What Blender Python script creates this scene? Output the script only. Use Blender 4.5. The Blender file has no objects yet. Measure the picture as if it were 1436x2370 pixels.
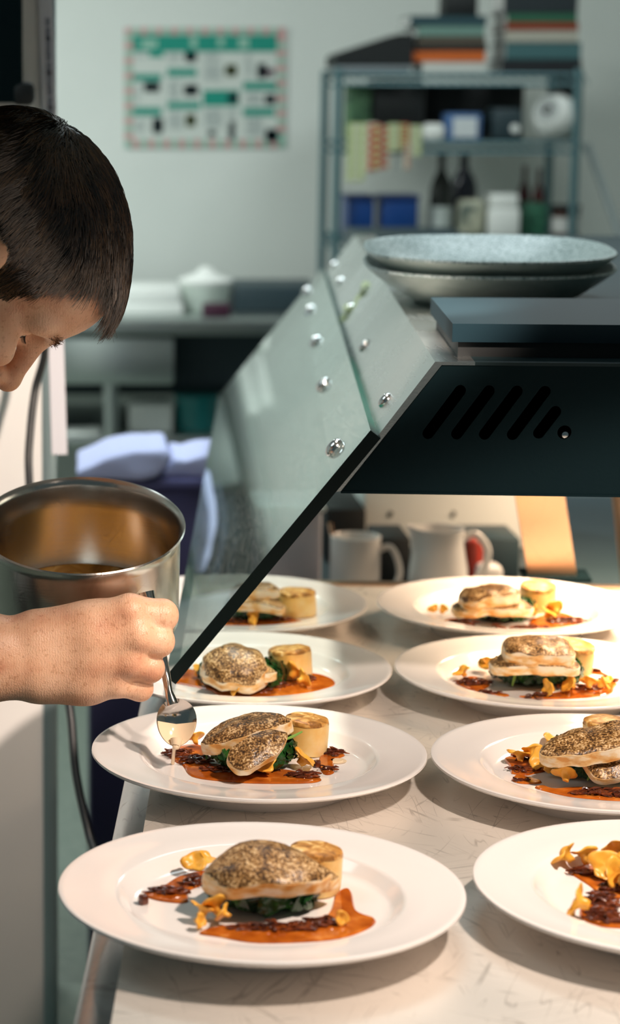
import bpy, bmesh, math, random
import numpy as np
from mathutils import Vector, Matrix, Euler
R = math.radians
PI = math.pi
rnd = random.Random(7)
SC = bpy.context.scene
COL = SC.collection

# ------------------------------------------------------------------ camera
FPX, PPX, PPY, TILT, CAMZ = 5112.0, 194.0, 1185.0, R(10.38), 1.497
cd = bpy.data.cameras.new('camera'); cam = bpy.data.objects.new('camera', cd); COL.objects.link(cam)
cam.location = (0, 0, CAMZ); cam.rotation_euler = (PI/2 - TILT, 0, 0)
cd.sensor_fit = 'VERTICAL'; cd.sensor_height = 36; cd.sensor_width = 36*1436/2370
cd.lens = FPX/2370*36; cd.shift_x = (718-PPX)/2370; cd.clip_start = .05; cd.clip_end = 60
cd.dof.use_dof = True; cd.dof.focus_distance = 1.93; cd.dof.aperture_fstop = 5.6
SC.camera = cam

def ray(u, v):
    x = (u-PPX)/FPX; y = (v-PPY)/FPX
    return Vector((x, math.cos(TILT)-y*math.sin(TILT), -math.sin(TILT)-y*math.cos(TILT)))
def W(u, v, Y):          # point seen at (u,v) at ground distance Y
    d = ray(u, v); return Vector((0, 0, CAMZ)) + d*(Y/d.y)
def Zp(u, v, z):         # point seen at (u,v) on the level z
    d = ray(u, v); return Vector((0, 0, CAMZ)) + d*((z-CAMZ)/d.z)
def PXM(Y): return FPX/Y

# ------------------------------------------------------------------ materials
def nt(name):
    m = bpy.data.materials.new(name); m.use_nodes = True
    t = m.node_tree; b = t.nodes['Principled BSDF']; return m, t, b
def setp(b, **k):
    for key, v in k.items():
        b.inputs[key.replace('_', ' ')].default_value = v
def mat(name, c, rough=.5, metal=0., spec=.5, bump=0., bscale=200., **k):
    m, t, b = nt(name)
    setp(b, Base_Color=(*c, 1), Roughness=rough, Metallic=metal, Specular_IOR_Level=spec, **k)
    if bump:
        n = t.nodes.new('ShaderNodeTexNoise'); n.inputs['Scale'].default_value = bscale; n.inputs['Detail'].default_value = 4
        co = t.nodes.new('ShaderNodeTexCoord'); t.links.new(co.outputs['Object'], n.inputs['Vector'])
        bp = t.nodes.new('ShaderNodeBump'); bp.inputs['Strength'].default_value = bump; bp.inputs['Distance'].default_value = .002
        t.links.new(n.outputs['Fac'], bp.inputs['Height']); t.links.new(bp.outputs['Normal'], b.inputs['Normal'])
    return m
def ramp(t, stops):
    r = t.nodes.new('ShaderNodeValToRGB'); e = r.color_ramp.elements
    while len(e) < len(stops): e.new(.5)
    for i, (p, c) in enumerate(stops): e[i].position = p; e[i].color = (*c, 1)
    return r
def matn(name, stops, scale=20., detail=4., rough=.5, metal=0., spec=.5, bump=.0, stretch=(1, 1, 1), dist=0., bdist=.002, voro=False, **k):
    m, t, b = nt(name); setp(b, Roughness=rough, Metallic=metal, Specular_IOR_Level=spec, **k)
    co = t.nodes.new('ShaderNodeTexCoord'); mp = t.nodes.new('ShaderNodeMapping'); mp.inputs['Scale'].default_value = stretch
    t.links.new(co.outputs['Object'], mp.inputs['Vector'])
    if voro:
        n = t.nodes.new('ShaderNodeTexVoronoi'); out = n.outputs['Distance']
    else:
        n = t.nodes.new('ShaderNodeTexNoise'); n.inputs['Detail'].default_value = detail; n.inputs['Distortion'].default_value = dist; out = n.outputs['Fac']
    n.inputs['Scale'].default_value = scale; t.links.new(mp.outputs['Vector'], n.inputs['Vector'])
    r = ramp(t, stops); t.links.new(out, r.inputs['Fac']); t.links.new(r.outputs['Color'], b.inputs['Base Color'])
    if bump:
        bp = t.nodes.new('ShaderNodeBump'); bp.inputs['Strength'].default_value = bump; bp.inputs['Distance'].default_value = bdist
        t.links.new(out, bp.inputs['Height']); t.links.new(bp.outputs['Normal'], b.inputs['Normal'])
    return m

def steel(name, c, r0, r1, sx=(2, 60, 2), scr=.35, rot=0., metal=1.):
    """brushed steel with crossing scratches"""
    m, t, b = nt(name); setp(b, Metallic=metal, Base_Color=(*c, 1))
    co = t.nodes.new('ShaderNodeTexCoord'); mp = t.nodes.new('ShaderNodeMapping')
    mp.inputs['Scale'].default_value = sx; mp.inputs['Rotation'].default_value = (0, 0, rot)
    t.links.new(co.outputs['Object'], mp.inputs['Vector'])
    n = t.nodes.new('ShaderNodeTexNoise'); n.inputs['Scale'].default_value = 9; n.inputs['Detail'].default_value = 6
    t.links.new(mp.outputs['Vector'], n.inputs['Vector'])
    big = t.nodes.new('ShaderNodeTexNoise'); big.inputs['Scale'].default_value = 5; big.inputs['Detail'].default_value = 5
    t.links.new(co.outputs['Object'], big.inputs['Vector'])
    prev = None
    for k, (a, s) in enumerate(((.35, 1.), (1.15, .7), (2.1, .9), (2.65, .6), (1.6, .8))):
        mp2 = t.nodes.new('ShaderNodeMapping'); mp2.inputs['Rotation'].default_value = (0, 0, a); mp2.vector_type = 'TEXTURE'; mp2.inputs['Scale'].default_value = (2.6, .15/s, 1)
        mp2.inputs['Location'].default_value = (k*3.7, k*1.3, 0)
        t.links.new(co.outputs['Object'], mp2.inputs['Vector'])
        n2 = t.nodes.new('ShaderNodeTexNoise'); n2.inputs['Scale'].default_value = 11; n2.inputs['Detail'].default_value = 3; n2.inputs['Distortion'].default_value = .25
        t.links.new(mp2.outputs['Vector'], n2.inputs['Vector'])
        n2.inputs['Detail'].default_value = 1.; n2.inputs['Distortion'].default_value = .1
        s1 = t.nodes.new('ShaderNodeMath'); s1.operation = 'SUBTRACT'; s1.inputs[1].default_value = .5; t.links.new(n2.outputs['Fac'], s1.inputs[0])
        s2 = t.nodes.new('ShaderNodeMath'); s2.operation = 'ABSOLUTE'; t.links.new(s1.outputs[0], s2.inputs[0])
        rr_ = ramp(t, [(.003, (1, 1, 1)), (.008, (0, 0, 0))]); t.links.new(s2.outputs[0], rr_.inputs['Fac'])
        mk = t.nodes.new('ShaderNodeTexNoise'); mk.inputs['Scale'].default_value = 14+3*k; t.links.new(mp2.inputs['Vector'].links[0].from_socket, mk.inputs['Vector'])
        mr_ = ramp(t, [(.50, (0, 0, 0)), (.62, (1, 1, 1))]); t.links.new(mk.outputs['Fac'], mr_.inputs['Fac'])
        th = t.nodes.new('ShaderNodeVectorMath'); th.operation = 'MULTIPLY'; t.links.new(rr_.outputs['Color'], th.inputs[0]); t.links.new(mr_.outputs['Color'], th.inputs[1])
        if prev is None: prev = th.outputs[0]
        else:
            mx = t.nodes.new('ShaderNodeMix'); mx.data_type = 'RGBA'; mx.blend_type = 'LIGHTEN'; mx.inputs[0].default_value = 1
            t.links.new(prev, mx.inputs[6]); t.links.new(th.outputs[0], mx.inputs[7]); prev = mx.outputs[2]
    mr = t.nodes.new('ShaderNodeMapRange'); mr.inputs[1].default_value = .3; mr.inputs[2].default_value = .7; mr.inputs[3].default_value = r0; mr.inputs[4].default_value = r1
    t.links.new(big.outputs['Fac'], mr.inputs[0])
    ad = t.nodes.new('ShaderNodeMath'); ad.operation = 'MULTIPLY_ADD'; ad.inputs[1].default_value = .06
    t.links.new(n.outputs['Fac'], ad.inputs[0]); t.links.new(mr.outputs[0], ad.inputs[2]); t.links.new(ad.outputs[0], b.inputs['Roughness'])
    cm = t.nodes.new('ShaderNodeMix'); cm.data_type = 'RGBA'; cm.blend_type = 'MULTIPLY'
    cm.inputs[6].default_value = (*c, 1); cm.inputs[7].default_value = (.35, .33, .31, 1)
    sc = t.nodes.new('ShaderNodeMath'); sc.operation = 'MULTIPLY'; sc.inputs[1].default_value = scr
    t.links.new(prev, sc.inputs[0]); t.links.new(sc.outputs[0], cm.inputs[0]); t.links.new(cm.outputs[2], b.inputs['Base Color'])
    bp = t.nodes.new('ShaderNodeBump'); bp.inputs['Strength'].default_value = .05; bp.inputs['Distance'].default_value = .001
    a2 = t.nodes.new('ShaderNodeMath'); a2.operation = 'ADD'; t.links.new(prev, a2.inputs[0]); t.links.new(n.outputs['Fac'], a2.inputs[1])
    t.links.new(a2.outputs[0], bp.inputs['Height']); t.links.new(bp.outputs['Normal'], b.inputs['Normal'])
    return m

def glass(name, tint, f0=.05, smudge_haze=0.):
    m, t, b = nt(name); t.nodes.remove(b); out = t.nodes['Material Output']
    g = t.nodes.new('ShaderNodeNewGeometry'); dp = t.nodes.new('ShaderNodeVectorMath'); dp.operation = 'DOT_PRODUCT'
    t.links.new(g.outputs['Normal'], dp.inputs[0]); t.links.new(g.outputs['Incoming'], dp.inputs[1])
    def mth(op, a, bb=None):
        n = t.nodes.new('ShaderNodeMath'); n.operation = op
        for i, q in enumerate((a, bb)):
            if q is None: continue
            if isinstance(q, (int, float)): n.inputs[i].default_value = q
            else: t.links.new(q, n.inputs[i])
        return n.outputs[0]
    c = mth('ABSOLUTE', dp.outputs['Value']); k = mth('POWER', mth('SUBTRACT', 1., c), 5.)
    fr = mth('ADD', mth('MULTIPLY', k, 1-f0), f0)
    tr = t.nodes.new('ShaderNodeBsdfTransparent'); tr.inputs[0].default_value = (*tint, 1)
    gl = t.nodes.new('ShaderNodeBsdfGlossy'); gl.inputs['Roughness'].default_value = .02; gl.inputs[0].default_value = (.9, .95, .93, 1)
    mx = t.nodes.new('ShaderNodeMixShader'); t.links.new(fr, mx.inputs[0]); t.links.new(tr.outputs[0], mx.inputs[1]); t.links.new(gl.outputs[0], mx.inputs[2])
    last = mx
    if smudge_haze:  # smudge streaks also carry the pane's milky reflection as diffuse colour
        co = t.nodes.new('ShaderNodeTexCoord'); mp = t.nodes.new('ShaderNodeMapping'); mp.inputs['Scale'].default_value = (40, 3, 40); mp.inputs['Rotation'].default_value = (0, .3, .6)
        n = t.nodes.new('ShaderNodeTexNoise'); n.inputs['Scale'].default_value = 6; n.inputs['Detail'].default_value = 6
        t.links.new(co.outputs['Object'], mp.inputs[0]); t.links.new(mp.outputs[0], n.inputs['Vector'])
        r = ramp(t, [(.4, (.25, .25, .25)), (.75, (1, 1, 1))]); t.links.new(n.outputs['Fac'], r.inputs[0])
        df = t.nodes.new('ShaderNodeBsdfDiffuse'); df.inputs[0].default_value = (.75, .78, .75, 1)
        m2 = t.nodes.new('ShaderNodeMixShader'); t.links.new(mth('MULTIPLY', r.outputs[0], smudge_haze), m2.inputs[0]); t.links.new(mx.outputs[0], m2.inputs[1]); t.links.new(df.outputs[0], m2.inputs[2]); last = m2
    t.links.new(last.outputs[0], out.inputs['Surface']); return m

M = {}
M['steel_top'] = steel('brushed worktop steel', (.88, .82, .75), .34, .48, scr=.5, metal=.58)
M['steel_edge'] = steel('edge steel', (.50, .56, .59), .14, .26, scr=.5)
M['steel_side'] = steel('gantry side steel', (.52, .55, .54), .20, .28, (60, 2, 60), .1)
M['steel_leg'] = steel('copper-lit leg steel', (.72, .50, .34), .25, .35, (60, 60, 2), .2)  # copper tint puts the warm lamp light into the steel's colour
M['steel_pot'] = steel('pot steel', (.60, .56, .52), .14, .22, (2, 2, 70), .12)
M['steel_bg'] = mat('kitchen steel', (.5, .54, .53), .35, 1.)
M['chrome'] = mat('bright steel', (.7, .7, .7), .1, 1.)
M['spoon'] = mat('spoon steel', (.66, .62, .58), .12, 1.)
M['black_panel'] = mat('black enamel', (.0035, .0115, .0145), .6, 0, .05, .08, 300)
M['black'] = mat('black matte', (.004, .006, .007), .6)
M['dark_teal'] = mat('dark blue grey', (.02, .04, .05), .5)
M['rubber'] = mat('black rubber', (.008, .009, .01), .4)
M['china'] = mat('white china', (.86, .82, .80), .13, 0, .5, Coat_Weight=.3, Coat_Roughness=.05)
M['glass'] = glass('guard glass', (.86, .93, .91), .05, .05)
M['glass_edge'] = mat('green glass edge', (.002, .035, .027), .4, 0, .15)
M['glass_edge_dark'] = mat('dark green glass edge', (.001, .006, .006), .3, 0, .2)
M['wall'] = matn('painted wall', [(.3, (.70, .735, .70)), (.7, (.74, .77, .735))], 3, rough=.7)
M['floor'] = matn('green grey vinyl', [(.3, (.115, .145, .12)), (.7, (.165, .195, .16))], 40, rough=.6)
M['ceiling'] = mat('ceiling white', (.7, .7, .68), .8)
M['white_lam'] = mat('white laminate', (.80, .79, .775), .45)
M['white_plastic'] = mat('white plastic', (.82, .84, .81), .4)
M['grey_edge'] = mat('grey edge trim', (.32, .42, .44), .4, .6)
M['lavender'] = mat('lavender cloth', (.50, .52, .76), .9, 0, .2, .3, 90)
M['purple'] = mat('purple blue plastic', (.055, .05, .13), .5)
M['teal'] = mat('teal plastic', (.012, .16, .16), .25)
M['speckle'] = matn('speckled stoneware', [(.36, (.07, .12, .125)), (.47, (.34, .42, .41)), (.6, (.52, .60, .58))], 330, 2, rough=.42, bump=.1)
M['stone_out'] = matn('grey stoneware', [(.3, (.50, .58, .54)), (.7, (.60, .67, .63))], 60, rough=.25)
M['fish'] = matn('fish flesh', [(.34, (.68, .30, .06)), (.47, (.84, .55, .24)), (.60, (.92, .78, .58))], 60, 3, rough=.38, bump=.25, stretch=(1, 1, 2.2), Subsurface_Weight=.15, Subsurface_Radius=(.01, .006, .003), Subsurface_Scale=.5)
def crisp():
    m, t, b = nt('crisp fish skin'); setp(b, Roughness=.34, Specular_IOR_Level=.55)
    co = t.nodes.new('ShaderNodeTexCoord'); N = []
    for sc, de in ((520, 2), (95, 3)):
        n = t.nodes.new('ShaderNodeTexNoise'); n.inputs['Scale'].default_value = sc; n.inputs['Detail'].default_value = de; t.links.new(co.outputs['Object'], n.inputs['Vector']); N.append(n.outputs['Fac'])
    ma = t.nodes.new('ShaderNodeMath'); ma.operation = 'MULTIPLY_ADD'; ma.inputs[1].default_value = .62; t.links.new(N[0], ma.inputs[0])
    mb = t.nodes.new('ShaderNodeMath'); mb.operation = 'MULTIPLY'; mb.inputs[1].default_value = .38; t.links.new(N[1], mb.inputs[0]); t.links.new(mb.outputs[0], ma.inputs[2])
    r = ramp(t, [(.36, (.030, .013, .005)), (.46, (.13, .062, .018)), (.53, (.36, .19, .06)), (.62, (.70, .50, .27))]); t.links.new(ma.outputs[0], r.inputs[0]); t.links.new(r.outputs[0], b.inputs['Base Color'])
    bp = t.nodes.new('ShaderNodeBump'); bp.inputs['Strength'].default_value = .7; bp.inputs['Distance'].default_value = .0012; t.links.new(ma.outputs[0], bp.inputs['Height']); t.links.new(bp.outputs['Normal'], b.inputs['Normal'])
    return m
M['skin_crisp'] = crisp()
M['potato'] = matn('fondant potato', [(.3, (.80, .43, .09)), (.55, (.86, .58, .22)), (.75, (.90, .70, .38))], 40, 4, rough=.35, bump=.1, Subsurface_Weight=.15, Subsurface_Radius=(.01, .006, .002), Subsurface_Scale=.5)
M['potato_top'] = matn('browned potato', [(.3, (.13, .045, .008)), (.48, (.55, .25, .05)), (.62, (.80, .52, .18)), (.72, (.88, .72, .45))], 110, 5, rough=.4, bump=.4, dist=.8)
M['spinach'] = matn('cooked spinach', [(.35, (.004, .024, .006)), (.58, (.014, .070, .014)), (.72, (.06, .20, .035))], 70, 4, rough=.2, bump=.4)
M['stem'] = mat('spinach stem', (.20, .38, .07), .3)
M['sauce'] = matn('brown butter sauce', [(.3, (.30, .055, .005)), (.6, (.52, .13, .012)), (.75, (.68, .26, .05))], 55, 3, rough=.08, spec=.6)
M['cream'] = mat('pale cream sauce', (.80, .62, .42), .12, 0, .6)
M['shred'] = matn('braised meat', [(.3, (.035, .008, .004)), (.55, (.12, .025, .008)), (.75, (.30, .07, .015))], 120, 3, rough=.18, spec=.7, bump=.3)
M['mush'] = matn('chanterelle', [(.3, (.78, .33, .03)), (.6, (.90, .48, .06)), (.8, (.93, .62, .20))], 90, 3, rough=.35, bump=.2)
M['skin'] = None

# ------------------------------------------------------------------ builders
def bx(bm, c, s, rot=None, mi=0):
    mtx = Matrix.Translation(Vector(c)) @ ((rot.to_4x4() if hasattr(rot, 'to_4x4') else Euler(rot).to_matrix().to_4x4()) if rot is not None else Matrix()) @ Matrix.Diagonal((*s, 1))
    r = bmesh.ops.create_cube(bm, size=1, matrix=mtx)
    for f in {f for v in r['verts'] for f in v.link_faces}: f.material_index = mi
def box(c, s, rot=None, bev=.0, seg=2):
    bm = bmesh.new(); bx(bm, c, s, rot)
    if bev: bmesh.ops.bevel(bm, geom=bm.edges[:], offset=bev, segments=seg, affect='EDGES', profile=.5)
    return bm
def boxpx(u0, v0, u1, v1, Y, depth, bev=.004):
    """box whose front face is seen between two pixels at distance Y"""
    a = W(u0, v0, Y); b = W(u1, v1, Y)
    return box(((a.x+b.x)/2, Y+depth/2, (a.z+b.z)/2), (abs(b.x-a.x), depth, abs(a.z-b.z)), None, bev)
def lathe(prof, seg=48, mtx=None, bm=None, wob=None):
    bm = bm or bmesh.new(); rings = []
    for i, (r, z) in enumerate(prof):
        if r < 1e-6: rings.append([bm.verts.new((0, 0, z))]); continue
        rr = []
        for k in range(seg):
            a = 2*PI*k/seg; q = wob(a, i, r) if wob else (r, 0)
            rr.append(bm.verts.new((q[0]*math.cos(a), q[0]*math.sin(a), z+q[1])))
        rings.append(rr)
    for a, b in zip(rings, rings[1:]):
        if len(a) == 1 and len(b) == 1: continue
        for k in range(seg):
            k2 = (k+1) % seg
            if len(a) == 1: bm.faces.new((a[0], b[k2], b[k]))
            elif len(b) == 1: bm.faces.new((a[k], a[k2], b[0]))
            else: bm.faces.new((a[k], a[k2], b[k2], b[k]))
    bmesh.ops.recalc_face_normals(bm, faces=bm.faces[:])
    if mtx is not None: bmesh.ops.transform(bm, matrix=mtx, verts=bm.verts[:])
    return bm
def tube(pts, r, seg=10, bm=None, sub=6, flat=1.):
    """smooth tube through points; r a number or one per point"""
    bm = bm or bmesh.new()
    P = [Vector(p) for p in pts]; rs = list(r) if hasattr(r, '__len__') else [r]*len(P)
    if sub > 1 and len(P) > 2:
        Q, RR = [], []
        for i in range(len(P)-1):
            p0, p1, p2, p3 = P[max(i-1, 0)], P[i], P[i+1], P[min(i+2, len(P)-1)]
            for k in range(sub):
                t = k/sub
                Q.append(.5*((2*p1)+(p2-p0)*t+(2*p0-5*p1+4*p2-p3)*t*t+(3*p1-p0-3*p2+p3)*t**3)); RR.append(rs[i]+(rs[i+1]-rs[i])*t)
        Q.append(P[-1]); RR.append(rs[-1]); P, rs = Q, RR
    rings = []; up = Vector((.13, .37, .92))
    for i, p in enumerate(P):
        d = (P[min(i+1, len(P)-1)]-P[max(i-1, 0)]).normalized()
        a = up-d*up.dot(d)
        if a.length < .05: a = Vector((1, 0, 0))-d*d.x
        a.normalize(); b = d.cross(a); up = a
        rings.append([bm.verts.new(p+(a*math.cos(2*PI*k/seg)*flat+b*math.sin(2*PI*k/seg))*rs[i]) for k in range(seg)])
    for A, B in zip(rings, rings[1:]):
        for k in range(seg): bm.faces.new((A[k], A[(k+1) % seg], B[(k+1) % seg], B[k]))
    bm.faces.new(rings[0][::-1]); bm.faces.new(rings[-1])
    return bm
def prism(poly, vec, bm=None):
    """closed polygon (3-D points) extruded along vec"""
    bm = bm or bmesh.new(); vec = Vector(vec)
    a = [bm.verts.new(Vector(p)) for p in poly]; b = [bm.verts.new(Vector(p)+vec) for p in poly]; n = len(a)
    bm.faces.new(a); bm.faces.new(b[::-1])
    for i in range(n): bm.faces.new((a[i], b[i], b[(i+1) % n], a[(i+1) % n]))
    bmesh.ops.recalc_face_normals(bm, faces=bm.faces[:]); return bm
def disp(bm, amp, scale, seed=0):
    from mathutils import noise
    bm.normal_update()
    for v in bm.verts:
        q = v.co*scale+Vector((seed*3.1, seed*1.7, seed))
        v.co += v.normal*(noise.noise(q)*amp)
    return bm

def link(name, me, mats, parent=None, smooth=True, origin=None):
    o = bpy.data.objects.new(name, me)
    for m in (mats if isinstance(mats, (list, tuple)) else [mats]): me.materials.append(m)
    if smooth:
        me.shade_smooth()
        try: me.set_sharp_from_angle(angle=R(40))
        except Exception: pass
    COL.objects.link(o)
    if parent is not None:
        o.parent = parent; off = Vector(parent['_w']); me.transform(Matrix.Translation(-off)); o['_w'] = parent['_w']
    else:
        if origin is None:
            vs = np.empty(len(me.vertices)*3); me.vertices.foreach_get('co', vs); vs = vs.reshape(-1, 3)
            origin = ((vs[:, 0].min()+vs[:, 0].max())/2, (vs[:, 1].min()+vs[:, 1].max())/2, vs[:, 2].min())
        me.transform(Matrix.Translation(-Vector(origin))); o.location = origin; o['_w'] = tuple(origin)
    return o
def obj(name, bm, mats, parent=None, smooth=True, origin=None):
    me = bpy.data.meshes.new(name); bm.normal_update(); bm.to_mesh(me); bm.free()
    return link(name, me, mats, parent, smooth, origin)
def tag(o, label, cat, group=None, kind=None):
    o['label'] = label; o['category'] = cat
    if group: o['group'] = group
    if kind: o['kind'] = kind
    return o
def thing(name, label, cat, loc, group=None):
    o = bpy.data.objects.new(name, None); COL.objects.link(o); o.location = loc; o['_w'] = tuple(loc); o.empty_display_size = .05
    return tag(o, label, cat, group)
def struct(name, bm, m, label, cat):
    o = obj(name, bm, m); tag(o, label, cat, None, 'structure'); return o

# ------------------------------------------------------------------ room
WY = 7.0
struct('wall_back', box((.5, WY+.05, 1.35), (7, .1, 2.7)), M['wall'], 'plain pale grey green wall across the far end of the kitchen', 'wall')
struct('wall_left', box((-2.55, 3.5, 1.35), (.1, 7, 2.7)), M['wall'], 'plain pale side wall on the chef side of the kitchen', 'wall')
struct('wall_right', box((3.05, 3.5, 1.35), (.1, 7, 2.7)), M['wall'], 'plain pale side wall beyond the black gantry', 'wall')
struct('floor', box((.25, 3.5, -.05), (5.7, 7.1, .1)), M['floor'], 'green grey vinyl kitchen floor below the steel counter', 'floor')
struct('ceiling', box((.25, 3.5, 2.75), (5.7, 7.1, .1)), M['ceiling'], 'white ceiling over the whole kitchen', 'ceiling')

# ------------------------------------------------------------------ steel counter
TA = R(4.6); V = Vector((math.sin(TA), math.cos(TA), 0)); U = Vector((math.cos(TA), -math.sin(TA), 0))
ROT = Matrix.Rotation(-TA, 3, 'Z')
C0 = Vector((.018, 1.378, 0))                   # a point on the inner line of the left edge
def T(a, b, z): return C0+U*a+V*b+Vector((0, 0, z))
def tbox(a0, a1, b0, b1, z0, z1, bev=.0):
    return box(T((a0+a1)/2, (b0+b1)/2, (z0+z1)/2), (a1-a0, b1-b0, z1-z0), ROT, bev)
BF = 1.385                                       # far end of the counter, along V
ct = thing('steel_counter', 'long brushed steel pass counter carrying the eight plated dishes', 'counter', T(.45, .4, 0))
obj('worktop', tbox(0, .95, -.75, BF, .872, .9), M['steel_top'], ct)
e = tube([T(0, -.75, 0), T(0, BF, 0)], .001)     # left lip : flat strip falling slightly to a rounded nose
e.free(); prof = [(0, .900), (-.006, .8993), (-.022, .8975), (-.0255, .894), (-.0265, .888), (-.0265, .855), (-.02, .855), (-.02, .872), (0, .872)]
obj('edge_strip', prism([T(a, -.75, z) for a, z in prof], V*(BF+.75)), M['steel_edge'], ct)
obj('raised_rim', tbox(-.02, .95, BF-.004, BF+.012, .872, .9045, .002), M['steel_leg'], ct)
obj('cabinet_body', tbox(.05, .93, -.72, BF-.03, .06, .871, .004), M['dark_teal'], ct)
for a in (.03, .9):
    for b in (-.68, BF-.06):
        obj('leg', tbox(a-.02, a+.02, b-.02, b+.02, 0, .871, .003), M['steel_bg'], ct)

# ------------------------------------------------------------------ plates
PL = {'L1': (.131, 1.556), 'L2': (.157, 1.912), 'L3': (.167, 2.214), 'L4': (.180, 2.517),
      'R1': (.441, 1.562), 'R2': (.4585, 1.880), 'R3': (.470, 2.198), 'R4': (.491, 2.502)}
PH = {'L1': 'the plate at the counter corner', 'L2': 'the plate under the spoon', 'L3': 'the plate under the glass corner',
      'L4': 'the plate wholly behind the glass', 'R1': 'the plate cut off beside the corner plate', 'R2': 'the plate beside the spooned one',
      'R3': 'the plate with the pale spinach stem', 'R4': 'the plate beside the copper-lit gantry leg'}
LB = {'L1': 'white round china plate overhanging the near corner of the steel counter', 'L2': 'white round china plate directly under the pouring spoon',
      'L3': 'white round china plate half hidden under the lower glass corner', 'L4': 'white round china plate at the counter end wholly behind the glass guard',
      'R1': 'white round china plate showing only mushrooms and sauce beside the corner plate', 'R2': 'white round china plate beside the plate under the spoon',
      'R3': 'white round china plate whose spinach shows a pale curling stem', 'R4': 'white round china plate beside the copper lit gantry leg'}
PT = .9; FZ = PT+.0150
pprof = [(0, .004), (.080, .004), (.083, 0), (.088, 0), (.091, .005), (.104, .016), (.125, .0215), (.1475, .0268), (.1500, .0290), (.1497, .0308), (.1480, .0312),
         (.145, .0305), (.125, .0282), (.1085, .0266), (.1065, .0261), (.1040, .0245), (.0985, .0180), (.0940, .0155), (.088, .0150), (0, .0150)]
pm = None
for k, (x, y) in PL.items():
    if pm is None:
        p0 = obj('dinner_plate', lathe(pprof, 128), M['china'], origin=(0, 0, 0)); pm = p0; o = p0
    else:
        o = p0.copy(); COL.objects.link(o)
    o.location = (x, y, PT); o['_w'] = (x, y, PT); tag(o, LB[k], 'plate', 'white dinner plates on the pass')

# ------------------------------------------------------------------ food
def at(u, v, dz=0.): return Zp(u, v, FZ+dz)
def superprof(s, p0, p1):
    """half width factor along a fillet, s in -1..1, rounded start, pointed end"""
    pp = p0 if s < 0 else p1; return max(0., 1-abs(s)**pp)**((.30 if pp >= 4 else .55) if s < 0 else (.30 if pp >= 4 else .7))
def fillet(key, label, ctr, L, Wd, T_, rot, bend=.012, p0=3., p1=2., seed=0, droop=.0, skin_in=.985):
    """a cooked fillet, long along local x, skin on top"""
    ns, ntt = 30, 16; rr = random.Random(seed)
    from mathutils import noise
    def pt(s, t, top, inset=1., lift=0.):
        w = superprof(s, p0, p1)*Wd/2*(1+.17*noise.noise(Vector((s*2.4, seed, 3*math.copysign(1, t)))))
        x = s*L/2*inset; y = t*w*inset
        arch = -bend*(s*s)-droop*(t*t)*(Wd/.05)
        th = T_*(1-.18*t+.22*noise.noise(Vector((s*1.8, t*1.4, seed+9))))*(.80+.20*(1-abs(t)**3))*(.72+.28*(1-abs(s)**5))
        z = arch+(th if top else 0)
        z += .0016*noise.noise(Vector((x*60, y*60, seed)))+.0007*noise.noise(Vector((x*170, y*170, seed+4)))
        return Vector((x, y, z+lift))
    mtx = Matrix.Translation(ctr) @ Euler(rot).to_matrix().to_4x4()
    bm = bmesh.new(); S = [math.sin((i/ns-.5)*PI) for i in range(ns+1)]; Tt = [math.sin((j/ntt-.5)*PI) for j in range(ntt+1)]
    def grid(top, inset=1., lift=0.): return [[bm.verts.new(pt(s*.995, t, top, inset, lift)) for t in Tt] for s in S]
    A, B = grid(True), grid(False)
    for G, fl in ((A, 0), (B, 1)):
        for i in range(ns):
            for j in range(ntt):
                q = (G[i][j], G[i+1][j], G[i+1][j+1], G[i][j+1]); bm.faces.new(q[::-1] if fl else q)
    rim = [(i, 0) for i in range(ns)]+[(ns, j) for j in range(ntt)]+[(i, ntt) for i in range(ns, 0, -1)]+[(0, j) for j in range(ntt, 0, -1)]
    for (i, j), (i2, j2) in zip(rim, rim[1:]+rim[:1]): bm.faces.new((A[i][j], B[i][j], B[i2][j2], A[i2][j2]))
    bmesh.ops.recalc_face_normals(bm, faces=bm.faces[:]); bmesh.ops.transform(bm, matrix=mtx, verts=bm.verts[:])
    o = obj('fish_fillet', bm, M['fish'], origin=ctr); tag(o, label, 'fish fillet', 'seared fish fillets on the plates')
    bm = bmesh.new(); A = grid(True, skin_in, .0002); B = grid(True, skin_in, .0011)
    for G, fl in ((A, 1), (B, 0)):
        for i in range(ns):
            for j in range(ntt):
                q = (G[i][j], G[i+1][j], G[i+1][j+1], G[i][j+1]); bm.faces.new(q[::-1] if fl else q)
    for (i, j), (i2, j2) in zip(rim, rim[1:]+rim[:1]): bm.faces.new((A[i][j], B[i][j], B[i2][j2], A[i2][j2]))
    bmesh.ops.recalc_face_normals(bm, faces=bm.faces[:]); bmesh.ops.transform(bm, matrix=mtx, verts=bm.verts[:])
    obj('crispy_skin', bm, M['skin_crisp'], o)
    return o
def potato(label, base, r, h, tilt=(0, 0), seed=0):
    mtx = Matrix.Translation(base) @ Euler((tilt[0], tilt[1], seed)).to_matrix().to_4x4()
    pr = [(0, 0), (r*.86, 0), (r*.97, .0015), (r, .005), (r*1.0, h*.4), (r*.99, h*.75), (r*.985, h-.004)]
    bm = disp(lathe(pr, 40, mtx), .0012, 60, seed)
    o = obj('fondant_potato', bm, M['potato'], origin=base); tag(o, label, 'potato', 'browned fondant potatoes on the plates')
    pr = [(r*.985, h-.0045), (r*.985, h-.0025), (r*.955, h-.0008), (r*.88, h), (r*.5, h+.0008), (0, h+.001)]
    obj('browned_top', disp(lathe(pr, 40, mtx), .0009, 90, seed+5), M['potato_top'], o)
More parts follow.
